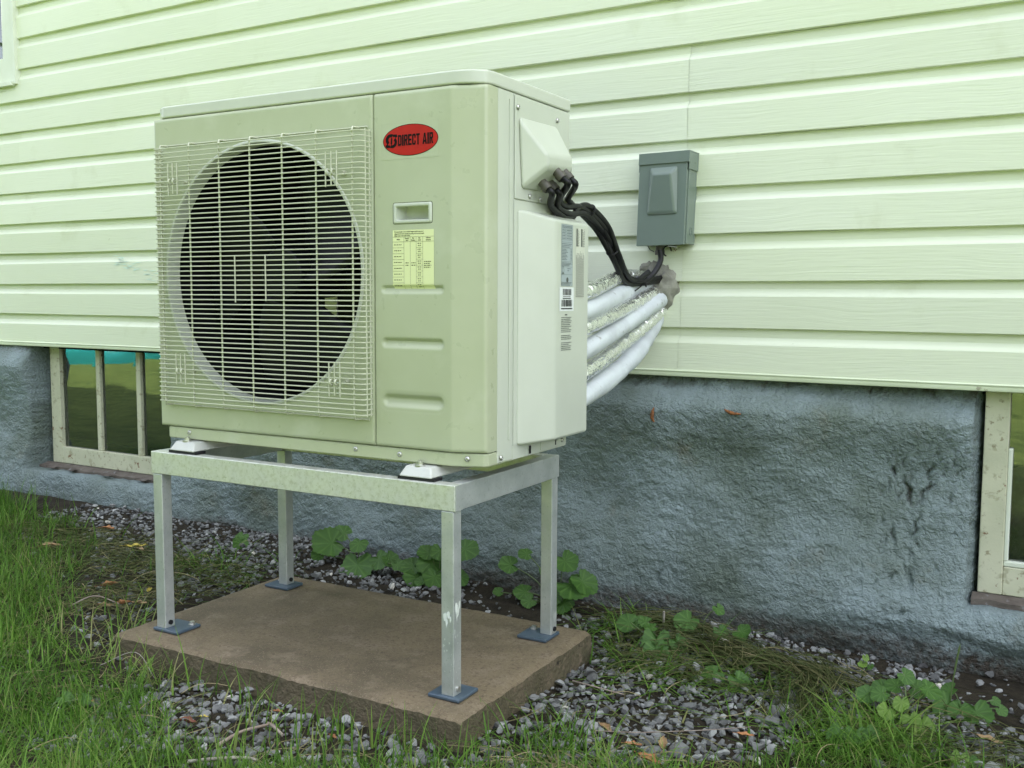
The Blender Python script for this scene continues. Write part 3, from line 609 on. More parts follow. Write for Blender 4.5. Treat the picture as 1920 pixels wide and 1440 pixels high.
# bell mouth ring
b = MB(); prof = [(.3025, UY0+.0006), (.3015, UY0-.0028), (.2985, UY0-.0042), (.2952, UY0-.0030), (.2940, UY0+.004), (.2930, UY0+.014), (.2922, UY0+.024), (.2920, UY0+.031)]
b.grid([[(HC[0]+r*math.cos(t), y, HC[1]+r*math.sin(t)) for r, y in prof] for t in [2*math.pi*i/128 for i in range(129)]]); b.build('bell_mouth', IVORY_COOL, unit, smooth=50)
b = MB(); b.grid([[(HC[0]+r*math.cos(t), y, HC[1]+r*math.sin(t)) for r, y in ((.2925, UY0+.0312), (.2955, UY0+.0345), (.2955, UY1-.056))] for t in [2*math.pi*i/96 for i in range(97)]]); b.build('dark_tube', DARK_IN, unit, smooth=50)  # near-black tube added to darken the inside behind the bell mouth
# service panel wrapping the right front corner, with pressed grooves and a pocket for the handle
GROOVES = [(.563, .849, .0805, .0098, .007), (.563, .736, .0805, .0120, .008), (.563, .613, .0805, .0165, .010)]
def dent(x, z):
    d = 0.0
    for cx, cz, hl, r, dep in GROOVES:
        dx = max(abs(x-cx)-(hl-r), 0); s = r-math.hypot(dx, z-cz)
        if s > 0:
            t = min(s/(r*.75), 1); t = t*t*(3-2*t); d = max(d, dep*t*(.75+.45*(z-cz)/r))
    for cx, cz, hl, r, dep in GROOVES[2:]:
        dx = max(abs(x-cx)-(hl-r), 0); s = r+.006-math.hypot(dx, z-cz)
        if 0 < s <= .006: d = max(d, .0008*s/.006)
    return d
prof = [(UXS+.001, UY0+.030, 0), (UXS+.001, UY0+.006, 0), (UXS+.0018, UY0+.002, 0), (UXS+.004, UY0, 1)]
prof += [(x, UY0, 1) for x in lin(UXS+.0065, .6545, .00285)]
for i in range(7): a = i/6*math.radians(20.4); prof.append((.656+.024*math.sin(a), UY0+.024*(1-math.cos(a)), 0))
ex, ey = .656+.024*math.sin(math.radians(20.4)), UY0+.024*(1-math.cos(math.radians(20.4)))
ck = math.tan(math.radians(20.4)); prof += [(x, ey+(x-ex)*ck, 0) for x in (.675, .69, .705, .7215)]
bx, by = .7215, ey+(.7215-ex)*ck
for i in range(1, 6):
    a = i/5; prof.append((bx+(UX1-bx)*math.sin(a*math.pi/2), by+.011*(1-math.cos(a*math.pi/2)), 0))
prof += [(UX1, y, 0) for y in (-.400, -.385, -.3735)]+[(UX1-.004, -.3730, 0)]
zs_ = [ZP, ZP+.0006, ZP+.0025]+lin(ZP+.006, Z1-.006, .003)+[Z1-.0025, Z1-.0006, Z1]
zin = [.010, .0035, .0012]; b = MB(); rows = []
nz = len(zs_)
for (x, y, fr) in prof:
    rows.append([(x - (.004 if (x >= UX1-.0001 and (j == 0 or j == nz-1)) else 0), y + (dent(x, z) if fr else 0) + (zin[j] if j < 3 else zin[nz-1-j] if nz-1-j < 3 else 0)*(1 if y < -.40 else .0), z) for j, z in enumerate(zs_)])
v = [p for r in rows for p in r]; f = []
for i in range(len(prof)-1):
    for j in range(nz-1):
        xm = (prof[i][0]+prof[i+1][0])/2; zm = (zs_[j]+zs_[j+1])/2
        if .524 < xm < .606 and .9935 < zm < 1.0205: continue
        f.append((i*nz+j, (i+1)*nz+j, (i+1)*nz+j+1, i*nz+j+1))
b.add(v, f); b.build('service_panel', IVORY, unit, smooth=40, fix=False)
# grip handle: raised rim and deep pocket
b = MB()
def rr(x0, x1, z0, z1, y, r=.004, n=4):
    out = []
    for (cx, cz, a0) in ((x1-r, z1-r, 0), (x0+r, z1-r, 90), (x0+r, z0+r, 180), (x1-r, z0+r, 270)):
        for i in range(n+1): a = math.radians(a0+90*i/n); out.append((cx+r*math.cos(a), y, cz+r*math.sin(a)))
    return out
loops = [rr(.5160, .6140, .9855, 1.0285, UY0+.0010), rr(.5180, .6120, .9873, 1.0267, UY0-.0022), rr(.5200, .6100, .9892, 1.0248, UY0-.0028), rr(.5235, .6065, .9925, 1.0215, UY0-.0020, .003), rr(.5245, .6055, .9935, 1.0205, UY0+.0010, .003), rr(.530, .603, .9945, 1.0225, UY0+.030, .003)]
nl = len(loops[0]); vv = [p for lp in loops for p in lp]; ff = [(i*nl+k, i*nl+(k+1) % nl, (i+1)*nl+(k+1) % nl, (i+1)*nl+k) for i in range(len(loops)-1) for k in range(nl)]
ff.append(tuple((len(loops)-1)*nl+k for k in range(nl))); b.add(vv, ff); b.build('grip_handle', IVORY_COOL, unit, smooth=40)
b = MB(); lo = rr(.5145, .6155, .984, 1.030, UY0+.0002, .005); hi = rr(.5158, .6142, .9853, 1.0287, UY0-.0004, .0045)
b.add(lo+hi, [(k, (k+1) % nl, nl+(k+1) % nl, nl+k) for k in range(nl)]); b.build('handle_seam', GASKET, unit)
# other sheet metal
out = [(UX0, UY1), (UX0, -.408), (-.178, UY0+.006), (.655, UY0+.006), (.722, -.413), (UX1-.001, -.404), (UX1-.001, UY1)]
b = MB(); b.prism_z(out, Z0, ZP-.0012); b.build('base_pan', IVORY, unit, bevel=.004, segs=3)
cap = [(UX0+.001, UY1+.004), (UX0+.001, -.412), (-.188, -.428), (-.168, UY0+.0015), (.655, UY0+.0008), (.680, -.4365), (.704, -.4275), (.724, -.412), (.7325, -.392), (.7335, UY1+.004)]
b = MB(); b.prism_z(cap, Z1+.0012, Z1+.029); b.build('top_cover', IVORY_COOL, unit, bevel=.0045, segs=3, smooth=50)
b = MB(); b.box(UX1-.003, UX1, -.3715, -.3090, Z0+.004, Z1); b.build('corner_post', IVORY_COOL, unit, bevel=.0012)
b = MB(); b.box(UX1+.0001, UX1+.0025, -.328, -.3205, .53, 1.243); b.build('pressed_rib', IVORY_COOL, unit, bevel=.001)
b = MB(); b.box(UX1-.003, UX1-.0004, -.3075, UY1, Z0+.002, Z1); b.build('side_panel', IVORY_COOL, unit, bevel=.001)
b = MB(); b.box(UX0, UX0+.003, -.407, UY1, Z0+.03, Z1); b.build('left_panel', IVORY, unit)
b = MB(); b.box(UX0+.003, UX1-.004, UY1-.05, UY1-.002, ZP, Z1); b.build('coil', COIL, unit)
b = MB(); b.box(UX0+.006, UX1-.006, UY0+.034, UY1-.052, ZP-.001, ZP+.001); b.build('drain_pan', DARK_IN, unit)
b = MB(); b.box(.444, .447, UY0+.036, UY1-.052, ZP, Z1-.004); b.build('partition_plate', DARK_IN, unit)
b = MB(); b.box(UX0+.006, UX1-.006, UY0+.034, UY0+.0365, ZP+.003, Z1-.002)
bx = MB(); bx.box(UXS-.004, UXS+.004, UY0+.010, UY0+.034, ZP+.001, Z1-.001); bx.box(UX1-.010, UX1-.0035, -.376, -.300, Z0+.006, Z1-.001); bx.build('seam_backing', GASKET, unit)
b = MB(); b.prism_z([(UX0+.006, UY1-.004), (UX0+.006, -.405), (-.176, UY0+.012), (.650, UY0+.012), (.715, -.404), (UX1-.006, -.390), (UX1-.006, UY1-.004)], Z1-.0004, Z1+.0014); b.build('cover_gasket', GASKET, unit)
# bottom flange of the side with slots
b = MB(); b.box(UX1-.0004, UX1+.0016, -.18, UY1-.002, Z0+.006, ZP+.012); b.build('side_flange', IVORY_COOL, unit, bevel=.0006)
b = MB(); b.box(UX1+.0017, UX1+.0022, -.235, -.227, Z0+.006, Z0+.024); b.box(UX1+.0017, UX1+.0022, -.11, -.105, Z0+.010, Z0+.030); b.build('slot_mark', GASKET, unit)

# fan behind the grille
FY_ = -.335
b = MB(); b.cyl((HC[0], FY_-.035, HC[1]), (0, 1, 0), .062, .07, 40, .068); hub = None
fan = b.build('fan', FAN, unit, bevel=.006, segs=3, smooth=45)
for kb in range(3):
    rows = []
    for i in range(11):
        u = i/10; row = []
        for j in range(9):
            r = .06+.215*j/8; a = math.radians(120*kb+28)+math.radians(88)*(u-.5)*(1-.18*(j/8))+math.radians(26)*(j/8)
            row.append((HC[0]+r*math.cos(a), FY_+.05*(u-.5)*(1.2-.5*j/8)+.012*math.sin(u*math.pi), HC[1]+r*math.sin(a)))
        rows.append(row)
    b = MB(); b.grid(rows); o = b.build('blade', FAN, fan, smooth=60)
    sm = o.modifiers.new('thick', 'SOLIDIFY'); sm.thickness = .003
b = MB(); b.cyl((HC[0], FY_+.04, HC[1]), (0, 1, 0), .055, .10, 32); b.build('fan_motor', COIL, unit)
b = MB(); b.box(HC[0]-.02, HC[0]+.02, -.19, -.185, ZP, Z1-.003); b.box(.26, .40, -.20, -.17, .775, .80); b.box(.27, .345, -.215, -.17, .81, .84); b.build('bracket_and_glints', STEEL, unit, bevel=.002)  # upright bracket plus two pale blocks standing in for reflected light

# wire grille: every wire a piece of its own
gr = MB(); GY_ = UY0-.030; gl, gR, gzb, gzt = -.1705, .4575, .580, 1.181
def bentwire(z0=0.0):
    r = .009; p = [(gl, UY0+.002, z0), (gl, GY_+r, z0), (gl+r*.3, GY_+r*.3, z0), (gl+r, GY_, z0)]
    p += [(x, GY_, z0) for x in (0.0, .13, .26)]
    p += [(gR-r, GY_, z0), (gR-r*.3, GY_+r*.3, z0), (gR, GY_+r, z0), (gR, UY0+.002, z0)]
    return p
# carrier: top and bottom wires bent back against the panel
gr.tube([(gl+.008, UY0-.003, gzt+.010), (gR-.006, UY0-.003, gzt+.010)], .0017, 6)
grille = gr.build('fan_grille', GRILLE, unit, smooth=60, fix=False)
lw = MB(); lw.tube([(gl+.008, UY0-.003, gzb-.012), (gR-.006, UY0-.003, gzb-.012)], .0017, 6); lw.build('lower_wire', GRILLE, grille, smooth=60, fix=False)
bo = base_of(grille)
nw = 55
src = MB(); src.tube(bentwire(0), .00155, 6); wm = src.mesh('wire', GRILLE, Vector((bo.x, bo.y, 0)), 60)
for i in range(nw): inst(wm, 'wire', (0, 0, gzb+(gzt-gzb)*i/(nw-1)-bo.z), grille)
src = MB(); src.tube([(0, UY0+.001, gzb-.012), (0, GY_+.005, gzb-.010), (0, GY_+.0027, gzb-.004)]+[(0, GY_+.0027, z) for z in lin(gzb, gzt, .12)]+[(0, GY_+.0027, gzt+.002), (0, GY_+.005, gzt+.008), (0, UY0+.001, gzt+.010)], .0021, 6)
vm = src.mesh('upright_wire', GRILLE, Vector((0, bo.y, bo.z)), 60)
for x in (-.149, -.053, .0435, .139, .2345, .331, .4295): inst(vm, 'upright_wire', (x-bo.x, 0, 0), grille)
src = MB(); src.tube([(0, 0, gzb-.004), (0, 0, gzt+.004)], .0017, 6); em = src.mesh('edge_wire', GRILLE, Vector((0, 0, bo.z)), 60)
for x, y in ((gl-.001, GY_+.012), (gl-.001, UY0-.006), (gl-.001, UY0-.012), (gR+.001, GY_+.010), (gR+.001, UY0-.006)): inst(em, 'edge_wire', (x-bo.x, y-bo.y, 0), grille)
def short_wires(cx, zc, n, dx, hl):
    src = MB()
    for k in range(n): src.tube([(cx+dx*(k-(n-1)/2), GY_-.0026, zc-hl*(1 if k % 2 == 0 else .93)), (cx+dx*(k-(n-1)/2), GY_-.0026, zc+hl)], .0015, 6)
    return src
short_wires(.1395, .872, 2, .093, .053).build('short_wire', GRILLE, grille, smooth=60, fix=False)
for cx, zc in ((-.102, 1.108), (.377, 1.104), (-.090, .659), (.380, .654)):
    s_ = short_wires(cx, zc, 3, .0150, .037)
    for q in (-.010, .004): s_.tube([(cx+q, GY_+.006*math.cos(t)-.001, zc+.006*math.sin(t)-.006) for t in [i*.7 for i in range(9)]], .0022, 6)
    s_.cyl((cx+.012, UY0-.001, zc-.006), (0, -1, 0), .005, .012, 10)
    s_.build('grille_clip', GRILLE, grille, smooth=60, fix=False)

# screws
src = MB()
rings = []
for r, h in ((.0058, 0), (.0058, .0014), (.0048, .0030), (.0028, .0038), (.0022, .0020), (.0, .0018)): rings.append([(max(r, .0002)*math.cos(t), -h, max(r, .0002)*math.sin(t)) for t in [2*math.pi*i/12 for i in range(12)]])
src.grid(rings, closed=True); scm = src.mesh('screw', STEEL, Vector((0, 0, 0)), 40)
for x, y, z in ((-.107, UY0+.006, .500), (.406, UY0+.006, .500), (.525, UY0+.006, .498), (.690, -.4255, .500)): inst(scm, 'screw', Vector((x, y, z))-bo, unit)
for y, z in ((-.297, 1.230), (-.116, 1.230), (-.244, 1.050), (-.196, 1.047), (-.360, .497), (-.075, .500), (-.105, .508)): inst(scm, 'screw', Vector((UX1+(.0040 if z > 1 else .0017), y, z))-bo, unit, rot=(0, 0, math.pi/2))
# mounting feet
for fx0 in (-.140, .547):
    b = MB(); b.frust([(fx0, -.472, .4590), (fx0+.084, -.472, .4590), (fx0+.084, .0, .4590), (fx0, .0, .4590)], [(fx0+.010, -.458, .4805), (fx0+.074, -.458, .4805), (fx0+.074, -.006, .4805), (fx0+.010, -.006, .4805)])
    ft = b.build('mounting_foot', WHITE_FOOT, unit, bevel=.004, segs=3)
    b = MB(); b.box(fx0-.004, fx0+.088, -.468, -.436, .4527, .4588); b.build('rubber_pad', BLACK_RUB, ft)
    b = MB(); b.cyl((fx0+.040, -.448, .4805), (0, 0, 1), .012, .002, 18); b.cyl((fx0+.040, -.448, .4825), (0, 0, 1), .0078, .0065, 6); b.cyl((fx0+.040, -.448, .489), (0, 0, 1), .004, .003, 10); b.build('bolt', STEEL, ft)

# wiring cover: plate and wedge shaped hood with four cable glands
b = MB(); b.box(UX1, UX1+.0032, -.3065, UY1-.001, 1.0405, Z1-.003); wc = b.build('wiring_cover', IVORY_COOL, unit, bevel=.0015)
b = MB(); x = UX1+.003
hv = [(x, -.298, 1.215), (x, -.118, 1.219), (.786, -.140, 1.140), (.786, -.257, 1.134), (.784, -.252, 1.108), (.784, -.134, 1.113), (x, -.092, 1.064), (x, -.284, 1.060)]
b.add(hv, [(0, 1, 2, 3), (3, 2, 5, 4), (4, 5, 6, 7), (0, 3, 4, 7), (1, 6, 5, 2), (0, 7, 6, 1)])
hood = b.build('wiring_hood', IVORY_COOL, unit, bevel=.009, segs=4, smooth=45)
GD = Vector((.70, .03, -.72)).normalized(); gl_c = [Vector((.780, -.203, 1.102)), Vector((.780, -.166, 1.104)), Vector((.757, -.226, 1.078)), Vector((.757, -.190, 1.080))]
GLAND = mat('grey_brown_gland', (.085, .078, .062), .5)
for c in gl_c:
    b = MB(); b.cyl(c-GD*.006, GD, .0102, .011, 18); b.cyl(c+GD*.005, GD, .0118, .014, 20, .0108); b.build('cable_gland', GLAND, hood, bevel=.001)
for c in (gl_c[0]+Vector((-.004, .012, .012)), gl_c[1]+Vector((-.002, .014, .012))):
    b = MB(); b.cyl(c, GD, .0045, .004, 10); b.build('screw', STEEL, hood)
# valve cover: tall box with a splayed front face
b = MB(); XO = .7840
sec = [(UX1+.001, -.296), (XO, -.212), (XO, -.047), (UX1+.001, -.047)]
lo = [(sec[0][0], sec[0][1], .513), (sec[1][0], sec[1][1], .520), (sec[2][0], sec[2][1], .520), (sec[3][0], sec[3][1], .513)]
hi = [(sec[0][0], sec[0][1], 1.021), (sec[1][0], sec[1][1], 1.002), (sec[2][0], sec[2][1], 1.000), (sec[3][0], sec[3][1], 1.019)]
b.frust(lo, hi); vc = b.build('valve_cover', IVORY_COOL, unit, bevel=.007, segs=4, smooth=45)
b = MB(); b.box(UX1-.0003, UX1+.0018, -.3066, UY1-.001, .5155, 1.0385); b.build('valve_cover_flange', IVORY_COOL, unit, bevel=.0008)

# ---- printed matter
def put_text(mb, s, x, z, size, f, bold=0, sx=1.0, align='LEFT', spacing=1.0, rot=0):
    v, fc = text_geo(s, size, bold, sx, align, spacing); c_, s__ = math.cos(rot), math.sin(rot)
    mb.add([f(x+px*c_-pz*s__, z+px*s__+pz*c_) for px, pz in v], fc)
def rectq(mb, x0, x1, z0, z1, f, n=1):
    for i in range(n):
        a, c = z0+(z1-z0)*i/n, z0+(z1-z0)*(i+1)/n
        mb.add([f(x0, a), f(x1, a), f(x1, c), f(x0, c)], [(0, 1, 2, 3)])
def ff_(off): return lambda x, z: (x, UY0-off, z)
# badge
b = MB(); rectq(b, .486, .632, 1.1185, 1.1935, ff_(.0004)); lg = b.build('badge', CLEAR_L, unit, smooth=None)
EC = (.5605, 1.1562)
def ell(a, c, off, m, name):
    b = MB(); pts = [(EC[0]+a*math.cos(t), UY0-off, EC[1]+c*math.sin(t)) for t in [2*math.pi*i/72 for i in range(72)]]
    b.add(pts, [tuple(range(72))]); return b.build(name, m, lg, smooth=None)
ell(.0695, .0322, .0007, INK, 'badge_outline'); ell(.0680, .0308, .0010, RED, 'badge_field')
b = MB(); f = ff_(.0014)
def glyph(quads, x0, w, z0=1.1452, h=.0225):
    for q in quads: b.add([f(x0+px*w, z0+pz*h) for px, pz in q], [tuple(range(len(q)))])
bar = lambda x0, z0, x1, z1: [(x0, z0), (x1, z0), (x1, z1), (x0, z1)]
GL = {'D': [bar(0, 0, .36, 1), bar(.36, .82, .72, 1), bar(.36, 0, .72, .18), [(.64, .10), (.86, 0), (1, .14), (1, .86), (.86, 1), (.64, .90)]],
      'I': [bar(0, 0, 1, 1)],
      'R': [bar(0, 0, .36, 1), bar(.36, .83, .78, 1), bar(.36, .42, .78, .59), [(.64, .50), (.86, .42), (1, .56), (1, .87), (.86, 1), (.64, .9)], [(.40, .44), (.72, .46), (1.04, 0), (.66, 0)]],
      'E': [bar(0, 0, .40, 1), bar(.40, .82, 1, 1), bar(.40, .41, .92, .59), bar(.40, 0, 1, .18)],
      'C': [[(0, .14), (.16, 0), (.38, .08), (.38, .92), (.16, 1), (0, .86)], bar(.30, .82, .88, 1), bar(.30, 0, .88, .18), [(.64, .62), (1, .62), (1, .88), (.86, 1), (.64, .9)], [(.64, .38), (1, .38), (1, .12), (.86, 0), (.64, .1)]],
      'T': [bar(.32, 0, .68, .82), bar(0, .82, 1, 1)],
      'A': [[(0, 0), (.33, 0), (.56, 1), (.34, 1)], [(1, 0), (.67, 0), (.44, 1), (.66, 1)], bar(.26, .18, .74, .34)]}
cx_ = .5300
for ch in 'DIRECT AIR':
    w_ = {'I': .0040, 'A': .0108, ' ': .0044}.get(ch, .0090)
    if ch != ' ': glyph(GL[ch], cx_, w_)
    cx_ += w_+.00115
# emblem: a rounded black letter form cut by an S-shaped red swirl with arrow tips
def poly(pts): b.add([f(.4985+x*.0285, 1.1425+z*.0275) for x, z in pts], [tuple(range(len(pts)))])
def arc(cx, cy, r0, r1, a0, a1, k=14, sx=1.0):
    ps = [(cx+sx*r1*math.cos(math.radians(a0+(a1-a0)*i/k)), cy+r1*math.sin(math.radians(a0+(a1-a0)*i/k))) for i in range(k+1)]
    ps += [(cx+sx*r0*math.cos(math.radians(a1+(a0-a1)*i/k)), cy+r0*math.sin(math.radians(a1+(a0-a1)*i/k))) for i in range(k+1)]
    for i in range(k): poly([ps[i], ps[i+1], ps[2*k-i], ps[2*k+1-i]])
arc(.46, .60, .20, .44, 62, 235, sx=1.05)                                  # upper bowl
poly([(.62, .98), (1.00, .98), (1.06, .80), (.90, .72), (.78, .80), (.66, .80)])  # top bar with its barb
arc(.58, .40, .20, .42, -118, 52, sx=1.05)                                 # lower bowl
poly([(.40, .02), (.04, .02), (-.02, .20), (.14, .30), (.28, .20), (.40, .21)])   # bottom bar with its barb
poly([(.50, .78), (.60, .70), (.60, .34), (.54, .20), (.44, .30), (.46, .60)])    # the swirl's spine
b.build('lettering', INK, lg, smooth=None, fix=False)
# pale yellow table label that follows the pressed panel
lx0, lx1, lz0, lz1 = .5145, .6185, .8505, .9725
def fp(off): return lambda x, z: (x, UY0+dent(x, z)-off, z)
b = MB(); b.grid([[fp(.0006)(lx0+(lx1-lx0)*i/24, lz0+(lz1-lz0)*j/48) for j in range(49)] for i in range(25)]); lb = b.build('table_label', YELLOW, unit, smooth=60)
b = MB(); f = fp(.0011)
colx = [lx0, .5435, .5595, .5745, .5910, lx1]; ztab, zh = .9580, .9480
rows_z = [zh-(zh-lz0)*i/8 for i in range(9)]
for (t, zz) in (('If the pipe length is over standard length, specific amount of', .9690), ('refrigerant should be charged according to the exceed length.', .9648), ('(Please refer to the below table)', .9608)):
    put_text(b, t, lx0+.0045, zz-.0012, .0033, f, .00008, .92)
for zz in (ztab, zh): rectq(b, lx0, lx1, zz-.0002, zz+.0002, f)
for xx in colx[1:5]: rectq(b, xx-.0002, xx+.0002, lz0, ztab, f, 16)
for zz in rows_z[1:8]:
    rectq(b, lx0, colx[1], zz-.0002, zz+.0002, f); rectq(b, colx[3], colx[4], zz-.0002, zz+.0002, f)
for (t1, t2, i) in (('Standard', 'length', 1), ('Max', 'Elevation', 2), ('Max', 'Length', 3), ('Additional', 'refrigerant', 4)):
    cxm_ = (colx[i]+colx[i+1])/2
    put_text(b, t1, cxm_, .9542, .0033, f, .0001, .85, 'CENTER'); put_text(b, t2, cxm_, .9500, .0033, f, .0001, .85, 'CENTER')
put_text(b, 'Model', (colx[0]+colx[1])/2, .9520, .0033, f, .0001, .9, 'CENTER')
# cell entries too small to read in place: word-sized dashes of ink
def dash_line(mb, x, z, length, h, f, seed, rot=0, solid=.78):
    r_ = random.Random(seed); p = 0.0
    while p < length-.0008:
        w_ = min(r_.uniform(.0022, .0060), length-p)
        if rot: rectq(mb, x, x+h, z+p, z+p+w_*solid+.0004, f)
        else: rectq(mb, x+p, x+p+w_*solid+.0004, z, z+h, f)
        p += w_+.0007
for i in range(8):
    zm = (rows_z[i]+rows_z[i+1])/2
    dash_line(b, colx[0]+.0035, zm-.0006, .020, .0013, f, i)
    dash_line(b, colx[3]+.0035, zm+.0016, .0095, .0013, f, 20+i); dash_line(b, colx[3]+.0045, zm-.0028, .0075, .0013, f, 30+i)
for i, (x, w_) in enumerate(((colx[1]+.004, .008), (colx[2]+.003, .010))):
    dash_line(b, x, .9035, w_, .0014, f, 50+i); dash_line(b, x, .8985, w_, .0014, f, 55+i)
for i in range(4): dash_line(b, colx[4]+.003, .9060-i*.0040, .018-.002*(i % 2), .0013, f, 60+i)
b.build('table_print', INK, lb, smooth=None, fix=False)
# labels on the valve cover
def fs(off): return lambda y, z: (XO+off, y, z)
b = MB(); rectq(b, -.190, -.134, .858, .994, fs(.0004)); l1 = b.build('rating_label', GREY_L, unit, smooth=None)
b = MB(); f = fs(.0008)
for zz in (.9935, .984, .978, .972, .966, .960, .9548, .942, .9125, .907, .901, .884, .8585): rectq(b, -.190, -.134, zz-.0002, zz+.0002, f)
for yy in (-.1898, -.1342): rectq(b, yy-.0002, yy+.0002, .8585, .9935, f)
rectq(b, -.1695, -.1691, .960, .984, f)
for i, zz in enumerate((.9890, .9862, .9803, .9743, .9683, .9623)):
    dash_line(b, -.186, zz, .048 if i < 2 else .015, .0015, f, 100+i)
    if i > 1: dash_line(b, -.165, zz, .027, .0015, f, 110+i)
for i in range(3): dash_line(b, -.188, .9505-i*.0034, .050-.006*i, .0012, f, 120+i)
for i in range(8): dash_line(b, -.188, .9385-i*.0032, .022+.004*(i % 3), .0012, f, 130+i); dash_line(b, -.145, .9385-i*.0032, .007, .0012, f, 140+i)
for i in range(3): dash_line(b, -.188, .9098-i*.0027-.001, .046-.004*i, .0012, f, 150+i)
pts = [(-.1815+.0065*math.cos(t)*(.55 if math.sin(t) > 0 else .8), .8945+.0080*math.sin(t)) for t in [2*math.pi*i/20 for i in range(21)]]
for p, q_ in zip(pts, pts[1:]): b.add([f(*p), f(*q_), f(q_[0]*.8-.1815*.2, q_[1]*.8+.8945*.2), f(p[0]*.8-.1815*.2, p[1]*.8+.8945*.2)], [(0, 1, 2, 3)])
dash_line(b, -.186, .8855-.0005, .010, .0022, f, 160); dash_line(b, -.160, .8965, .016, .0013, f, 161); dash_line(b, -.160, .892, .010, .0013, f, 162)
b.add([f(-.160+.0055*math.cos(t), .8725+.0055*math.sin(t)) for t in [2*math.pi*i/20 for i in range(20)]], [tuple(range(20))])
for i in range(3): dash_line(b, -.188, .8655-i*.0028+.0005, .050-.004*i, .0013, f, 170+i)
b.build('rating_print', INK_SOFT, l1, smooth=None, fix=False)
b = MB(); rectq(b, -.197, -.127, .8035, .8560, fs(.0005)); l2 = b.build('barcode_label', WHITE_L, unit, smooth=None)
b = MB(); f = fs(.0009)
def bars(y0, y1, z0, z1, seed):
    r_ = random.Random(seed); y = y0
    while y < y1:
        w_ = r_.choice((.0006, .0006, .0012, .0018)); rectq(b, y, min(y+w_, y1), z0, z1, f); y += w_+r_.choice((.0006, .0009, .0015))
bars(-.182, -.140, .8385, .8525, 3); bars(-.188, -.136, .8135, .8285, 5)
dash_line(b, -.180, .8350, .036, .0014, f, 180); dash_line(b, -.182, .8305, .040, .0022, f, 181, solid=.9); dash_line(b, -.190, .8075, .056, .0028, f, 182, solid=.9)
b.build('barcode_print', INK, l2, smooth=None, fix=False)
b = MB(); f = fs(.0006); dash_line(b, -.170, .7938, .011, .0030, f, 200, solid=1)
for i in range(19):
    if i not in (9, 13): dash_line(b, -.188, .7885-i*.0040, [.050, .046, .052, .049, .044, .051, .038, .052, .047][i % 9], .0018, f, 210+i)
b.build('warning_print', INK_SOFT, unit, smooth=None, fix=False)
b = MB(); rectq(b, -.118, -.072, .832, .990, fs(.0004)); l3 = b.build('warning_label', mat('clear_ivory_label', (.62, .64, .54), .4), unit, smooth=None)
b = MB(); f = fs(.0008)
for yy in (-.116, -.092): rectq(b, yy, yy+.006, .948, .988, f)
for i, yy in enumerate((-.108, -.104, -.084, -.080, -.076)): dash_line(b, yy, .948, .040-.006*(i % 2), .0016, f, 230+i, rot=1)
for i in range(11): dash_line(b, -.116+i*.0039, .834, [.094, .10, .088, .10, .095, .104][i % 6], .0017, f, 240+i, rot=1)
b.build('warning_label_print', INK_SOFT, l3, smooth=None, fix=False)

# ------------------------------------------------------------------ disconnect box on the siding
db = thing('disconnect_box', 'grey green electrical disconnect box with embossed cover on the siding', 'electrical box', (.76, .54, .978))
tl = .0045
def dshear(mb): mb.v = [(x+(z-1.10)*.030, y, z+(x-.76)*.012) for x, y, z in mb.v]; return mb
b = MB(); b.box(.690, .830, .4755, .5395, .979, 1.222); body = dshear(b).build('body', GREYBOX, db, bevel=.002)
b = MB(); b.box(.687, .8270, .4655, .4750, .9765, 1.205)
v = [(.716, .4655, 1.190), (.800, .4655, 1.190), (.803, .4655, 1.056), (.713, .4655, 1.056)]
dshear(b).build('cover', GREYBOX, db, bevel=.002)
b = MB(); lo = [(.713, .4657, 1.057), (.807, .4657, 1.057), (.802, .4657, 1.190), (.718, .4657, 1.190)]; hi = [(.721, .4590, 1.066), (.797, .4590, 1.066), (.785, .4470, 1.168), (.735, .4470, 1.168)]
b.frust(lo, hi); dshear(b).build('embossed_panel', GREYBOX, db, bevel=.007, segs=4, smooth=50)
b = MB(); b.box(.686, .8335, .4615, .4650, 1.197, 1.2275); b.box(.686, .8335, .4652, .5390, 1.2240, 1.2278); b.box(.8312, .8335, .4652, .5390, 1.178, 1.2237); b.box(.686, .6883, .4652, .5390, 1.178, 1.2237)
dshear(b).build('hood', GREYBOX, db, bevel=.0008)
b = MB(); ring = [(.8306, .505+.0085*math.cos(t), 1.012+.0115*math.sin(t)) for t in [2*math.pi*i/24 for i in range(25)]]; b.tube(ring, .0007, 5); b.cyl((.834, .505, 1.198), (1, 0, 0), .002, .0008, 8); dshear(b).build('knockout', GREYBOX, db)
b = MB(); b.cyl((.740, .500, .976), (0, 0, -1), .0115, .012, 16); b.cyl((.740, .500, .964), (0, 0, -1), .0140, .012, 8); b.build('cable_connector', GLAND, db)
b = MB(); b.tube([(.765+.012*math.cos(t), .492, .962+.014*math.sin(t)) for t in [i*.45 for i in range(11)]], .0022, 6); b.build('seal_wire', CABLE, db)
b = MB(); b.tube([(.708, .49, .977), (.716, .488, .966), (.728, .49, .960)], .0012, 5); b.build('wire_end', CABLE, db)
b = MB(); b.cyl((.772, .480, .9755), (1, .1, -.12), .0022, .026, 8); b.build('latch_pin', STEEL, db)
for (x, y, z, s) in ((.683, .533, .990, .010), (.770, .532, .968, .012)):
    b = MB()
    for q in range(14): 
        px, pz = x+random.gauss(0, s*.7), z+random.gauss(0, s*.35); b.add([(px, y, pz), (px+random.uniform(.002, .006), y-.003, pz+random.uniform(-.003, .003)), (px+.002, y-.001, pz+.004)], [(0, 1, 2)])
    o = b.build('rusty_crumbs', RUST); tag(o, ('rusty brown insect debris left of the grey box bottom' if x < .7 else 'rusty brown insect debris under the grey box'), 'debris')

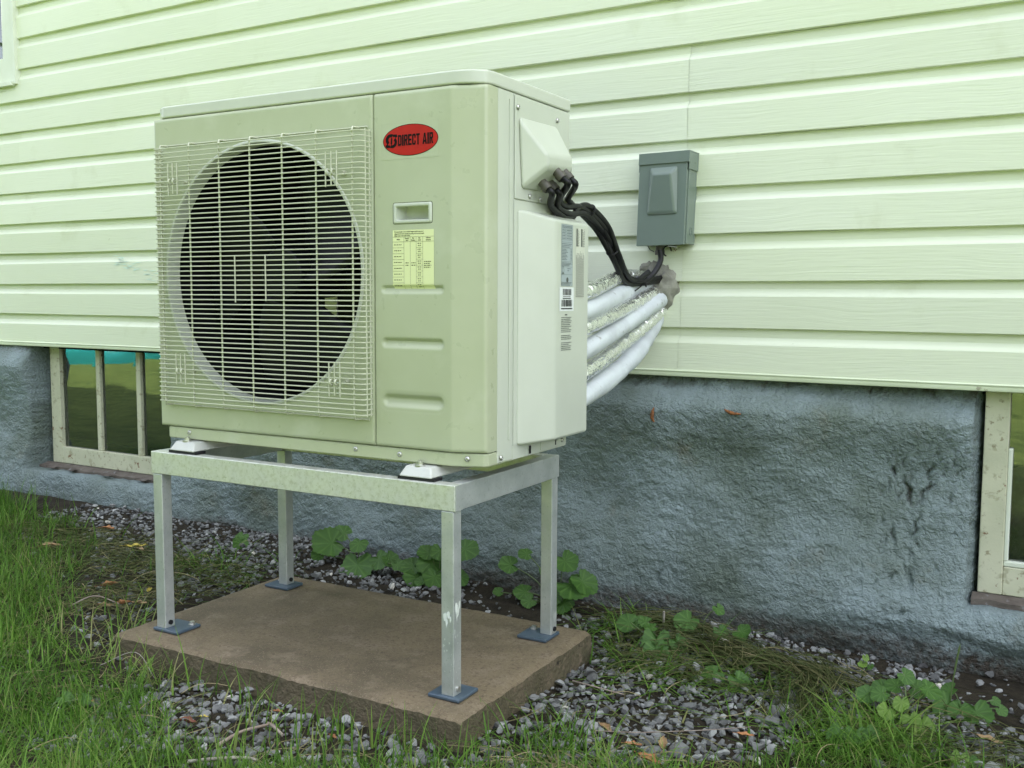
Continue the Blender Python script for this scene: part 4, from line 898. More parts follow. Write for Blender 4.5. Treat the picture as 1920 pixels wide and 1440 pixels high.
# ------------------------------------------------------------------ insulated lines from the valve cover into the wall
def pipe(name, label, pts, r, m, kind):
    P = spline(pts, 46 if kind != 'foil' else 22); n = 24; rn = random.Random(label)
    if kind == 'foil':
        tab = [[1+rn.gauss(0, .040)+.04*math.sin(i*.9+k*.5) for k in range(n)] for i in range(len(P))]
        rf = lambda i, k: tab[i][k]
    else:
        tab = [1+.035*math.sin(i*.11+r*999)+.02*math.sin(i*.29+r*555)+(-.05 if rn.random() < .025 else 0) for i in range(len(P))]
        rf = lambda i, k: tab[i]*(1+.013*((i % 2)*2-1)+.025*math.sin(i*.13+k*.9))
    b = MB(); b.tube(P, r, n, True, rf); o = b.build(name, m, smooth=180 if kind != 'foil' else 12)
    return tag(o, label, 'pipe', 'insulated lines between the heat pump and the wall')
pipe('refrigerant_pipe', 'uppermost silver foil wrapped pipe partly under the black cables', [(.752, -.12, .836), (.755, .03, .850), (.725, .2, .874), (.690, .38, .893), (.700, .56, .885)], .0178, FOIL, 'foil')
pipe('refrigerant_pipe', 'uppermost white insulated pipe below the black cable bundle', [(.750, -.12, .786), (.754, .03, .803), (.719, .25, .834), (.695, .43, .858), (.705, .57, .868)], .0225, WHITEPIPE, 'w')
pipe('refrigerant_pipe', 'middle silver foil wrapped pipe between two white pipes', [(.756, -.12, .745), (.757, .03, .765), (.735, .3, .809), (.727, .45, .838), (.727, .57, .864)], .0178, FOIL, 'foil')
pipe('refrigerant_pipe', 'middle white insulated pipe between two silver pipes', [(.749, -.12, .688), (.754, .03, .712), (.735, .3, .768), (.736, .47, .817), (.737, .58, .845)], .0225, WHITEPIPE, 'w')
pipe('refrigerant_pipe', 'lowest silver foil wrapped pipe above the bottom white pipe', [(.757, -.12, .630), (.758, .03, .660), (.732, .3, .720), (.733, .45, .768), (.736, .57, .815)], .0182, FOIL, 'foil')
pipe('refrigerant_pipe', 'bottom white insulated pipe curving up to the wall', [(.746, -.12, .572), (.754, .03, .603), (.733, .27, .650), (.718, .43, .702), (.716, .515, .760), (.722, .58, .82)], .0255, WHITEPIPE, 'w')
# foam around the wall hole
def blob(c, rx, ry, rz, name, m, seed, lab, cat):
    rows = []
    for i in range(29):
        th = math.pi*i/28; row = []
        for j in range(45):
            ph = 2*math.pi*j/44; d = Vector((math.sin(th)*math.cos(ph), math.cos(th), math.sin(th)*math.sin(ph)))
            k = 1+.30*float(vn(np.array(d.x*2.1+seed), np.array(d.z*2.1+d.y+seed), 1))+.22*float(vn(np.array(d.x*5+seed+9), np.array(d.z*5+d.y*3), 2))+.10*float(vn(np.array(d.x*11+seed), np.array(d.z*11+d.y*5), 3))
            row.append((c[0]+rx*d.x*k, c[1]+ry*d.y*k, c[2]+rz*d.z*k))
        row[-1] = row[0]; rows.append(row)
    b = MB(); b.grid(rows); o = b.build(name, m, smooth=180); return tag(o, lab, cat)
blob((.732, .540, .860), .050, .040, .074, 'foam_seal', FOAM, 3, 'weathered grey foam sealing the wall hole around the pipes', 'foam seal')
blob((.695, .546, .918), .040, .020, .024, 'foam_seal', FOAM, 8, 'thin smear of grey foam above the pipes and under the grey box', 'foam seal')

# ------------------------------------------------------------------ black cables
cb = thing('cable_bundle', 'tied bundle of black cables sagging from the heat pump to the wall', 'cable bundle', (.72, .2, 1.0))
R4 = [c+GD*.016 for c in [Vector((x*math.cos(A)-y*math.sin(A), x*math.sin(A)+y*math.cos(A), z)) for x, y, z in gl_c]]
paths = [
 [R4[0], R4[0]+GD*.02, (.752, -.115, 1.055), (.732, -.05, 1.043), (.728, .05, 1.046), (.715, .2, 1.006), (.690, .33, .930), (.679, .42, .889), (.690, .47, .872), (.721, .49, .895), (.742, .5, .934), (.740, .5, .966)],
 [R4[1], R4[1]+GD*.02, (.745, -.06, 1.060), (.728, -.01, 1.052), (.716, .06, 1.037), (.707, .17, 1.000), (.689, .3, .938), (.672, .4, .893), (.686, .46, .880), (.716, .48, .905)],
 [R4[2], R4[2]+GD*.015, (.752, -.155, 1.035), (.744, -.075, 1.014), (.736, -.02, 1.020), (.729, .02, 1.044), (.731, .075, 1.053), (.722, .2, 1.014), (.699, .32, .945), (.687, .42, .886), (.712, .49, .884), (.732, .54, .890)],
 [R4[3], R4[3]+GD*.015, (.748, -.115, 1.037), (.739, -.04, 1.026), (.727, .07, 1.034), (.713, .19, .997), (.691, .31, .927), (.678, .41, .876), (.700, .48, .873), (.728, .535, .881)]]
def pull(q):
    q = Vector(q); k = .036*max(0, min(1, (q.y-.18)/.14))*max(.25, min(1, (.52-q.y)/.06)); return q+(Vector((1.83, -2.13, .84))-q)*k
for i, p in enumerate(paths):
    p = [pull(q) for q in p]
    b = MB(); b.tube(spline(p, 8), .0072 if i else .0078, 10); b.build('cable', CABLE, cb, smooth=60)
b = MB(); b.tube(spline([pull(q) for q in [(.716, .17, 1.012), (.700, .28, .965), (.684, .36, .915), (.682, .43, .882), (.706, .47, .880)]], 8), .0062, 8); b.build('cable', CABLE, cb, smooth=60)
for (c, d, r) in (((.724, .09, 1.043), (-.1, .9, -.2), .0165), ((.699, .28, .956), (-.15, .75, -.5), .0165), ((.704, .478, .880), (.8, .4, .3), .0185)):
    c = pull(c); d = Vector(d).normalized(); a = d.orthogonal().normalized(); e = d.cross(a)
    b = MB(); b.tube([c+(a*math.cos(t)+e*math.sin(t)*.8)*r for t in [2*math.pi*i/18 for i in range(19)]], .0024, 6); b.build('cable_tie', BLACK_RUB, cb, smooth=60)
for (p0, p1, t) in (((.760, .487, .946), (.700, .497, .878), 0),):
    b = MB(); b.tube(spline([pull(q) for q in [(.705, .474, .872), (.690, .468, .858), (.684, .462, .852)]], 6), .0018, 6); b.build('cable_tie', BLACK_RUB, cb, smooth=60)

# ------------------------------------------------------------------ crushed stone
ico_v, ico_f = None, None
bm = bmesh.new(); bmesh.ops.create_icosphere(bm, subdivisions=2, radius=1.0); bm.verts.ensure_lookup_table()
ico_v = np.array([v.co[:] for v in bm.verts]); ico_f = np.array([[v.index for v in f.verts] for f in bm.faces]); bm.free()
bm = bmesh.new(); bmesh.ops.create_icosphere(bm, subdivisions=1, radius=1.0); bm.verts.ensure_lookup_table()
ic1_v = np.array([v.co[:] for v in bm.verts]); ic1_f = np.array([[v.index for v in f.verts] for f in bm.faces]); bm.free()
def rock(seed, src):
    r = np.random.RandomState(seed); v = src.copy()
    for _ in range(17):
        d = r.randn(3); d /= np.linalg.norm(d); h = r.uniform(.34, .80); s_ = v@d
        v = v-np.where(s_ > h, s_-h, 0)[:, None]*d
    v *= np.array([1.0, r.uniform(.6, .95), r.uniform(.42, .72)]); return v*(1+.03*r.randn(len(v), 1))
protos = [rock(i, ic1_v) for i in range(14)]
def in_poly(px, py, poly):
    inside = np.zeros(px.shape, bool); n = len(poly)
    for i in range(n):
        x1, y1 = poly[i]; x2, y2 = poly[(i+1) % n]
        c = ((y1 > py) != (y2 > py)); xx = (x2-x1)*(py-y1)/((y2-y1) if y2 != y1 else 1e-9)+x1
        inside ^= c & (px < xx)
    return inside
LAWN = [(-6, -4), (-6, .30), (-2.6, .26), (-1.89, .20), (-1.39, .18), (-.95, -.10), (-.62, -.36), (-.42, -.58), (-.18, -.62), (-.04, -.66), (.14, -.74), (.32, -.82), (.46, -.84), (.58, -.73), (.78, -.61), (.98, -.54), (1.12, -.42), (1.26, -.24), (1.37, -.05), (1.42, .04), (1.50, .04), (1.58, -.08), (1.72, -.16), (3, -.3), (3, -4)]
def slab_mask(x, y, m=0.0):
    c, s = math.cos(A), math.sin(A); lx = x*c+y*s; ly = -x*s+y*c
    return (lx > -.2696-m) & (lx < .7499+m) & (ly > -.5452-m) & (ly < .0694+m)
def scatter(n, x0, x1, y0, y1, dens, r=RNG):
    x = r.uniform(x0, x1, n); y = r.uniform(y0, y1, n); k = r.rand(n) < dens(x, y); return x[k], y[k]
def stone_density(x, y):
    lawn = in_poly(x+.05*vn(x*9, y*9, 1), y+.05*vn(x*9+9, y*9, 2), LAWN)
    d = np.where(lawn, .06, .50)
    d = np.where((x > .75) & ~lawn, .96, d)
    d = np.where((x > .80) & (y < .16) & (y > -.40) & ~lawn, 1.0, d)
    d = np.where((x > -.15) & (x < .95) & (y < -.53) & (y > -.96), .9-.45*(vn(x*8, y*8, 3) < -.15), d)
    d = np.where((x > -.9) & (x < .2) & (y > .08) & ~lawn, .85, d)
    d = np.where((x < -.27) & (x > -.65) & (y > -.25) & ~lawn, .7, d)
    d = d*np.where((x > 1.55) & (y > .18), .12, 1)*np.where((x > .1) & (x < .62) & (y > .08), .30, 1)
    d = np.where((x < -.02) & (y < -.12), d*.45, d)
    return d*(yF(x, -.06*np.ones_like(x)) > y+.003)*(~slab_mask(x, y, .004))
sx, sy = scatter(10500, -1.7, 2.1, -.95, .52, stone_density)
ns = len(sx); size = .0082+.0120*RNG.rand(ns)**1.6; size[RNG.rand(ns) < .03] *= 1.45
lawn_s = in_poly(sx, sy, LAWN)
order = np.argsort(size); sz = gz(sx, sy)+size*RNG.uniform(-.1, .65, ns)
def rots(n):
    a = RNG.uniform(0, 2*math.pi, n); t = RNG.normal(0, .38, n); u = RNG.normal(0, .38, n)
    ca, sa, ct, st, cu, su = np.cos(a), np.sin(a), np.cos(t), np.sin(t), np.cos(u), np.sin(u)
    R = np.zeros((n, 3, 3)); Rz = np.zeros((n, 3, 3)); Rx = np.zeros((n, 3, 3)); Ry = np.zeros((n, 3, 3))
    Rz[:, 0, 0] = ca; Rz[:, 0, 1] = -sa; Rz[:, 1, 0] = sa; Rz[:, 1, 1] = ca; Rz[:, 2, 2] = 1
    Rx[:, 0, 0] = 1; Rx[:, 1, 1] = ct; Rx[:, 1, 2] = -st; Rx[:, 2, 1] = st; Rx[:, 2, 2] = ct
    Ry[:, 1, 1] = 1; Ry[:, 0, 0] = cu; Ry[:, 0, 2] = su; Ry[:, 2, 0] = -su; Ry[:, 2, 2] = cu
    return Rz@Rx@Ry
Rm = rots(ns); pid = RNG.randint(0, len(protos), ns); tint = np.clip(RNG.normal(.46, .25, ns), 0, .92); tint[RNG.rand(ns) < .010] = 1
# the largest ones nearest the camera are stones of their own
vis = (sx > -.4) & (sx < 1.75) & ~lawn_s
score = size*vis/np.hypot(sx-1.83, sy+2.1); big = np.argsort(-score)[:230]; isbig = np.zeros(ns, bool); isbig[big] = True
AV, AF, AT = [], [], []; k = 0; nv = len(ic1_v)
idx = np.where(~isbig)[0]
VV = np.einsum('nij,nvj->nvi', Rm[idx], np.stack([protos[p] for p in pid[idx]])*size[idx][:, None, None]) + np.stack([sx[idx], sy[idx], sz[idx]], -1)[:, None, :]
FF = (ic1_f[None]+(np.arange(len(idx))*nv)[:, None, None]).reshape(-1, 3)
# fine chips between the stones
qx, qy = scatter(17000, -1.7, 2.0, -.95, .52, stone_density); nq = len(qx); bm = bmesh.new(); bmesh.ops.create_icosphere(bm, subdivisions=1, radius=1.0); bm.free()
ph = (1+5**.5)/2; iv = np.array([(-1, ph, 0), (1, ph, 0), (-1, -ph, 0), (1, -ph, 0), (0, -1, ph), (0, 1, ph), (0, -1, -ph), (0, 1, -ph), (ph, 0, -1), (ph, 0, 1), (-ph, 0, -1), (-ph, 0, 1)])/1.9
if_ = np.array([(0, 11, 5), (0, 5, 1), (0, 1, 7), (0, 7, 10), (0, 10, 11), (1, 5, 9), (5, 11, 4), (11, 10, 2), (10, 7, 6), (7, 1, 8), (3, 9, 4), (3, 4, 2), (3, 2, 6), (3, 6, 8), (3, 8, 9), (4, 9, 5), (2, 4, 11), (6, 2, 10), (8, 6, 7), (9, 8, 1)])
qs = .0030+.0072*RNG.rand(nq)**1.4; jit = 1+.35*RNG.randn(nq, 12, 1); Rq = rots(nq)
Vq = np.einsum('nij,nvj->nvi', Rq, iv[None]*jit*np.array([1, .8, .55])*qs[:, None, None])+np.stack([qx, qy, gz(qx, qy)+qs*.4], -1)[:, None, :]
VV = np.vstack([VV.reshape(-1, 3), Vq.reshape(-1, 3)]); FF = np.vstack([FF, (if_[None]+(np.arange(nq)*12)[:, None, None]).reshape(-1, 3)+len(idx)*nv])
tint_all = np.concatenate([np.repeat(tint[idx], nv), np.repeat(np.clip(RNG.normal(.42, .25, nq), 0, .9), 12)])
gv = link('gravel', np_mesh('gravel', VV.reshape(-1, 3), FF, STONE, {'tint': tint_all})); tag(gv, 'grey crushed stone gravel scattered over dark soil by the wall', 'gravel', kind='stuff')
bprot = []
for i in range(10):
    for t in (.22, .42, .60, .80): bprot.append(np_mesh('stone', rock(100+i, ico_v), ico_f, STONE, {'tint': np.full(len(ico_v), t)}))
for i in big:
    o = inst(bprot[random.randrange(len(bprot))], 'stone', (sx[i], sy[i], sz[i]+size[i]*.15), ground, rot=(random.gauss(0, .35), random.gauss(0, .35), random.uniform(0, 6.28)), scale=(size[i],)*3)
wht = np_mesh('stone', rock(211, ico_v), ico_f, STONE, {'tint': np.full(len(ico_v), .99)})
for (x, y, s, m, lab) in ((1.006, .318, .026, wht, 'big pale cream rock at the foot of the foundation'), (1.062, .322, .018, bprot[2], None), (1.098, .328, .018, bprot[2], None), (1.252, .035, .022, wht, 'white flat stone in the gravel near the wall'), (1.246, -.05, .026, bprot[1], None), (1.065, -.08, .027, bprot[5], None), (.72, .24, .017, bprot[3], None), (1.13, -.29, .030, bprot[5], None), (1.085, -.32, .032, bprot[9], None), (1.68, -.06, .030, bprot[6], None), (.98, .02, .024, bprot[13], None), (1.60, .22, .020, bprot[12], None), (1.64, .20, .022, bprot[21], None), (.21, .30, .018, bprot[2], None), (-.40, .22, .022, bprot[2], None)):
    o = inst(m, 'rock' if lab else 'stone', (x, y, gzf(x, y)+s*.35), None if lab else ground, rot=(random.gauss(0, .2), random.gauss(0, .2), random.uniform(0, 6.28)), scale=(s, s, s))
    if lab: tag(o, lab, 'rock')

# ------------------------------------------------------------------ grass
def blades(x, y, L, wid, lean, tint, spread=.8, segs=4, zoff=0.0, head=None):
    n = len(x); h = RNG.uniform(0, 2*math.pi, n) if head is None else head
    ux, uy = np.cos(h), np.sin(h); px, py = -uy, ux; z0 = gz(x, y)+zoff
    V = []
    wob = RNG.normal(0, .25, n)
    for s in range(segs+1):
        t = s/segs; up = L*(np.sin(np.clip(1-lean, 0, 1)*math.pi/2)*t - .42*lean*t*t); out_ = L*(lean*t+.55*lean*t*t)+.0; up = np.maximum(up, .004+.010*t)
        sideo = wob*L*t*t*.5; w = wid*(1-t**1.6)+.00015
        cx = x+ux*out_+px*sideo; cyy = y+uy*out_+py*sideo; cz = z0+up
        V.append(np.stack([cx-px*w, cyy-py*w, cz], -1)); V.append(np.stack([cx+px*w, cyy+py*w, cz], -1))
    V = np.stack(V, 1); nvb = 2*(segs+1)
    fb = np.array([[2*s, 2*s+1, 2*s+3, 2*s+2] for s in range(segs)])
    F = (fb[None]+(np.arange(n)*nvb)[:, None, None]).reshape(-1, 4)
    tt = np.repeat(tint, nvb)
    return V.reshape(-1, 3), F, tt
def lawn_density(x, y):
    p = 3*vn(x*4.2, y*4.2, 0); j = .07
    ins = in_poly(x+j*2*vn(x*8, y*8, 3), y+j*2*vn(x*8+30, y*8, 4), LAWN)
    patch = np.clip(.86+.9*vn(x*5+5, y*5, 2)+.7*vn(x*13, y*13, 4), .25, 1)
    edge = in_poly(x-.06, y-.10, LAWN) & in_poly(x+.05, y+.10, LAWN)
    thin = np.where((x > -1.5) & (x < -.45) & (y > -.40), .55, 1.0)
    return ins*patch*np.where(edge, 1, .6)*thin*(~slab_mask(x, y, .012))*(yF(x, -.06*np.ones_like(x)) > y+.01)
gxs, gys = scatter(150000, -2.7, 1.95, -1.22, .30, lawn_density)
# keep the part of the lawn that can be seen with a generous margin
n = len(gxs)
L = np.clip(RNG.normal(.058, .020, n), .02, .14)*np.clip(1+.9*vn(gxs*3, gys*3, 1), .6, 1.5); lean = np.clip(RNG.normal(.48, .24, n), .05, 1)
tn = np.clip(RNG.normal(.48, .22, n)+.30*vn(gxs*6, gys*6, 3), 0, .88); tn[RNG.rand(n) < .035] = .97
G1 = blades(gxs, gys, L, RNG.uniform(.0007, .0016, n), lean, tn, segs=3)
# upright longer blades along the front of the pad, at the left edge and in the right-hand tuft
def clump(cx, cy, sx_, sy_, n, Lm, Ls, lean_m, tmean, wid=(.0010, .0022)):
    x = RNG.normal(cx, sx_, n); y = RNG.normal(cy, sy_, n); k = (~slab_mask(x, y, .01)) & (yF(x, -.06*np.ones_like(x)) > y+.01); x, y = x[k], y[k]; n = len(x)
    return blades(x, y, np.clip(RNG.normal(Lm, Ls, n), .03, .24), RNG.uniform(*wid, n), np.clip(RNG.normal(lean_m, .16, n), .03, .9), np.clip(RNG.normal(tmean, .18, n), 0, .95))
tall = [clump(.52, -.66, .12, .04, 80, .090, .028, .18, .70), clump(.25, -.60, .12, .02, 26, .080, .02, .25, .65), clump(.72, -.57, .08, .03, 70, .085, .03, .3, .6), clump(.62, -.84, .16, .05, 330, .075, .022, .3, .60),
        clump(-.28, -.50, .05, .06, 70, .12, .03, .5, .78), clump(-.05, -.60, .10, .03, 80, .10, .03, .4, .8), clump(.93, -.44, .06, .05, 160, .095, .03, .45, .5),
        clump(-1.9, -.1, .25, .14, 1500, .11, .03, .35, .5), clump(-1.35, -.45, .25, .12, 1300, .095, .03, .4, .5), clump(-2.0, .18, .14, .05, 700, .11, .03, .3, .4), clump(-.9, -.70, .3, .12, 1400, .09, .025, .4, .55),
        clump(1.45, .05, .055, .05, 330, .115, .03, .72, .66), clump(1.40, -.06, .08, .06, 300, .085, .03, .6, .6), clump(1.58, -.10, .08, .06, 160, .08, .03, .6, .5), clump(1.15, -.44, .10, .06, 420, .065, .02, .5, .62), clump(.99, -.02, .10, .08, 60, .09, .03, .8, .7),
        clump(.83, .18, .07, .08, 130, .10, .03, .75, .5), clump(.72, .30, .05, .05, 110, .10, .03, .7, .55), clump(1.05, .14, .10, .07, 180, .11, .03, .75, .5), clump(-.62, .05, .14, .12, 260, .09, .03, .7, .5)]
allg = [G1]+tall; off = 0; Vs, Fs, Ts = [], [], []
for v, f, t in allg: Vs.append(v); Fs.append(f+off); Ts.append(t); off += len(v)
gr_ = link('grass', np_mesh('grass', np.vstack(Vs), np.vstack(Fs), GRASS, {'tint': np.concatenate(Ts)}, smooth=True)); tag(gr_, 'shaggy green lawn grass around the concrete pad', 'grass', kind='stuff')
# dry clippings lying in swathes
def clippings(cx, cy, sx_, sy_, n, Lm, tmean, head=None, hs=.5, zo=.012):
    x = RNG.normal(cx, sx_, n); y = RNG.normal(cy, sy_, n); k = (~slab_mask(x, y, .015)) & (yF(x, -.06*np.ones_like(x)) > y+.03); x, y = x[k], y[k]; n = len(x)
    hd = RNG.uniform(0, 6.28, n) if head is None else RNG.normal(head, hs, n)+math.pi*(RNG.rand(n) < .5)
    Ln = np.clip(RNG.normal(Lm, Lm*.3, n), .02, .2); h = hd; ux, uy = np.cos(h), np.sin(h); V = []; cur = RNG.normal(0, .5, n); z0 = RNG.uniform(0, zo, n)+.005; w = RNG.uniform(.0004, .0009, n); arch = RNG.uniform(0, .018, n)
    for s in range(6):
        t = s/5-.5; bx_ = x+ux*Ln*t-uy*cur*Ln*(t*t); by_ = y+uy*Ln*t+ux*cur*Ln*(t*t); bz = gz(bx_, by_)+z0+arch*(1-4*t*t)
        V.append(np.stack([bx_-uy*-w, by_-ux*w, bz-.0004], -1)); V.append(np.stack([bx_+uy*-w, by_+ux*w, bz+.0006], -1))
    V = np.stack(V, 1); fb = np.array([[2*s, 2*s+1, 2*s+3, 2*s+2] for s in range(5)])
    F = (fb[None]+(np.arange(n)*12)[:, None, None]).reshape(-1, 4); return V.reshape(-1, 3), F, np.repeat(np.clip(RNG.normal(tmean, .22, n), 0, 1), 12)
cl = [clippings(1.16, .25, .13, .030, 520, .13, .42, -.35, .4, .03), clippings(1.27, .14, .035, .08, 260, .13, .32, -1.2, .35, .03), clippings(.98, .24, .10, .035, 260, .11, .42, -.3, .6, .025), clippings(.84, .37, .10, .025, 330, .12, .45, -.1, .35, .022), clippings(.83, .16, .06, .06, 150, .10, .4), clippings(1.02, .10, .10, .035, 110, .12, .35), clippings(1.0, -.1, .22, .14, 90, .10, .55),
      clippings(-.78, -.02, .26, .10, 900, .10, .42), clippings(-.55, -.30, .12, .10, 380, .09, .5), clippings(-1.35, .08, .3, .07, 600, .10, .4), clippings(.3, -.70, .35, .06, 130, .09, .7), clippings(-.9, -.6, .5, .25, 900, .08, .55), clippings(1.62, .02, .10, .10, 200, .13, .35), clippings(1.2, -.36, .25, .06, 220, .10, .6), clippings(.95, -.50, .12, .04, 130, .09, .85), clippings(1.85, .0, .2, .2, 200, .12, .4)]
off = 0; Vs, Fs, Ts = [], [], []
for v, f, t in cl: Vs.append(v); Fs.append(f+off); Ts.append(t); off += len(v)
st_ = link('grass_clippings', np_mesh('grass_clippings', np.vstack(Vs), np.vstack(Fs), STRAW, {'tint': np.concatenate(Ts)}, smooth=True)); tag(st_, 'dry olive grass clippings matted over the gravel', 'grass clippings', kind='stuff')

# ------------------------------------------------------------------ broad leaved plants
def leaf_mesh(seed, young=False, lobes=None):
    r = random.Random(seed); n = 40; rings = (0, .30, .55, .78, .93, 1.0); v = []; t = []
    notch = r.uniform(.45, .75); cup = r.uniform(-.12, .30); fold = r.uniform(-.2, .25)
    for q in rings:
        for i in range(n):
            a = 2*math.pi*i/n; rad = 1.0+.05*math.cos(2*a)
            rad *= 1-notch*math.exp(-((abs(a-math.pi))/.28)**2)        # the notch where the stalk joins
            rad *= 1+(.045*((i % 2)*2-1) if q > .95 else 0)+.05*math.sin(5*a+seed)
            x, y = q*rad*math.cos(a)+.18*q, q*rad*math.sin(a)
            vein = math.cos(a*4)
            z = cup*q*q*.5+fold*abs(y)*.8+.035*q*math.cos(a*8+.3)+.03*q*q*math.sin(3*a+seed)
            v.append((x, y, z)); t.append(min(1, max(0, .46+r.uniform(-.06, .06)+(.28 if (i % 5 == 0 and q < .95) else 0)-.08*q)))
    f = [(k*n+i, k*n+(i+1) % n, (k+1)*n+(i+1) % n, (k+1)*n+i) for k in range(len(rings)-1) for i in range(n)]
    return np_mesh('leaf', v, f, LEAF_Y if young else LEAF, {'tint': t}, smooth=True)
LEAVES = [leaf_mesh(i) for i in range(9)]; YOUNG = [leaf_mesh(50+i, True) for i in range(4)]
def plant(label, cx, cy, leaves, young=(), flat=.35):
    cz = gzf(cx, cy); p = thing('broadleaf_plant', label, 'plant', (cx, cy, cz), 0, 'broad leaved weeds along the foundation')
    for i, (x, y, z, r) in enumerate(leaves):
        z = max(z, gzf(x, y)+.018); pos = Vector((x, y, z)); toc = (CAM_POS-pos); toc.z = 0; toc.normalize()
        nrm = (toc*random.uniform(.35, 1.0)+Vector((random.uniform(-.45, .45), 0, random.uniform(.5, 1.0)))).normalized()
        away = Vector((x-cx, y-cy, .25*(z-cz)-.02*random.random()-.05)); away = away if away.length > .02 else Vector((random.uniform(-1, 1), random.uniform(-.3, .3), -.3))
        ax = (away-nrm*away.dot(nrm)).normalized(); ay = nrm.cross(ax)
        o = bpy.data.objects.new('leaf', random.choice(YOUNG if i in young else LEAVES)); COL.objects.link(o); o.parent = p
        Mx = Matrix((ax, ay, nrm)).transposed().to_4x4(); Mx.translation = pos-BASE[p.name]; Mx = Mx@Matrix.Scale(r*1.02, 4); o.matrix_local = Mx
        root = pos-ax*r*.18
        if root.z-cz > .012:
            b = MB(); sx_, sy_ = cx+random.uniform(-.012, .012), cy+random.uniform(-.012, .012)
            b.tube(spline([(sx_, sy_, cz-.004), ((sx_*.6+root.x*.4), (sy_*.6+root.y*.4), cz+(root.z-cz)*.62), tuple(root)], 5), .0016, 6); b.build('stem', STEM, p, smooth=60)
    return p
plant('big leaved plant behind the pad between the left and middle legs', -.24, .385, [(-.343, .36, .023, .054), (-.235, .37, .034, .032), (-.22, .34, -.028, .057), (-.155, .37, -.008, .035), (-.120, .38, -.003, .028), (-.372, .33, -.05, .022), (-.073, .36, -.010, .022), (-.325, .40, .05, .034)])
plant('leafy plant behind the front right stand leg', .07, .40, [(-.025, .38, -.015, .034), (.006, .36, -.040, .038), (.037, .39, .006, .041), (.038, .34, -.055, .020), (.063, .40, .044, .030), (.162, .39, .065, .040), (.157, .37, -.018, .027), (.071, .36, -.028, .037), (.11, .40, .03, .038), (.02, .40, .03, .03)])
plant('leafy plant behind the rear right stand leg', .48, .39, [(.345, .36, .047, .030), (.394, .37, .085, .022), (.312, .35, -.036, .016), (.422, .34, -.050, .022), (.395, .36, -.026, .029), (.514, .38, .079, .037), (.547, .36, .017, .053), (.492, .35, -.011, .034), (.53, .34, -.033, .034), (.575, .37, .03, .04), (.45, .39, .04, .02)])
plant('two leaf sprig standing alone left of the rear left leg', -.745, .37, [(-.752, .36, -.010, .024), (-.70, .30, -.03, .028)])
plant('plant with a round upright leaf against the foundation', .94, .36, [(.904, .34, -.017, .033), (.981, .35, .025, .017), (.992, .34, -.030, .020), (1.049, .34, -.023, .025), (.897, .33, -.042, .018), (1.04, .35, -.035, .018), (.92, .36, -.035, .018)])
plant('low spreading leaves beside the pad corner', .86, .23, [(.775, .25, -.021, .029), (.824, .25, -.010, .017), (.845, .24, -.018, .017), (.870, .21, -.040, .042), (.923, .22, -.039, .025), (.885, .17, -.055, .036), (.80, .27, -.02, .02)])
plant('flat pair of leaves lying on the gravel', 1.085, .10, [(1.060, .105, -.060, .029), (1.118, .105, -.058, .026)])
plant('bright yellow green weed in the grass tuft on the right', 1.48, .13, [(1.480, .10, -.030, .018), (1.478, .15, .012, .019), (1.527, .14, -.005, .025), (1.406, .13, -.040, .022), (1.436, .12, -.028, .020), (1.504, .08, -.055, .021), (1.530, .07, -.060, .023), (1.454, .09, -.050, .021), (1.50, .17, -.02, .024), (1.46, .16, -.02, .022), (1.43, .17, -.035, .022)], young=(0, 5, 6, 7))
plant('weed with drooping leaves near the right window sill', 1.59, .23, [(1.559, .21, -.058, .034), (1.618, .20, -.064, .034), (1.561, .24, -.035, .020), (1.664, .22, -.050, .013), (1.649, .24, -.040, .011), (1.585, .20, -.06, .025)])
plant('leaf rosette in the lawn at the bottom right', 1.41, -.04, [(1.418, -.05, -.060, .026), (1.389, -.06, -.064, .028), (1.44, -.03, -.06, .02)])
plant('single round leaf in the stones at the bottom right corner', 1.62, -.04, [(1.616, -.05, -.060, .018), (1.635, -.045, -.062, .014)], young=(0,))
plant('tiny seedling beneath the dark base of the foundation', 1.352, .34, [(1.352, .34, -.048, .012), (1.356, .345, -.032, .009), (1.37, .34, -.05, .009)], young=(0, 1))
plant('small green sprout among the lawn left of the pad', -.12, -.83, [(-.10, -.80, -.045, .018), (-.06, -.78, -.045, .014)])
b = MB(); b.tube(spline([(1.562, .22, -.09), (1.566, .215, -.02), (1.573, .21, .04), (1.580, .205, .085)], 6), [.0014]*10+[.0021]*6+[.0026, .0016, .0006], 6); o = b.build('grass_stalk', STEM); tag(o, 'tall thin seed stalk standing in front of the foundation', 'grass stalk')

# ------------------------------------------------------------------ fallen leaves, twigs and scraps
def dry_leaf(label, x, y, s, kind, yaw, curl=.5, tip=0.3, z=None, cat='leaf'):
    b = MB(); rows = []
    for i in range(9):
        u = i/8; w = s*.42*math.sin(math.pi*u**.8)**.9*(1+.18*math.sin(i*2.1+s*900)); row = []
        for j in range(5):
            v_ = (j-2)/2; xx = s*(u-.5)*2*(1-.12*curl); yy = w*v_*(1-.35*curl*abs(v_)); zz = s*(curl*.9*v_*v_*w/s*1.2+tip*(u-.4)**2+.06*math.sin(i*1.7+j*2))
            row.append((xx, yy, zz))
        rows.append(row)
    b.grid(rows); b.tube([(-s, 0, s*tip*.17), (-s*1.35, s*.06, s*tip*.1)], s*.025, 5)
    c_, s_ = math.cos(yaw), math.sin(yaw); zz = (gzf(x, y)+.014) if z is None else z
    b.v = [(x+px*c_-py*s_, y+px*s_+py*c_, zz+pz) for px, py, pz in b.v]
    o = b.build('fallen_leaf', DRY[kind], smooth=60, fix=False); return tag(o, label, cat, 'fallen leaves on the ground')
dry_leaf('yellow fallen leaf on the grass by the left rear leg', -1.00, .11, .042, 'yellow', .6, .3, .5)
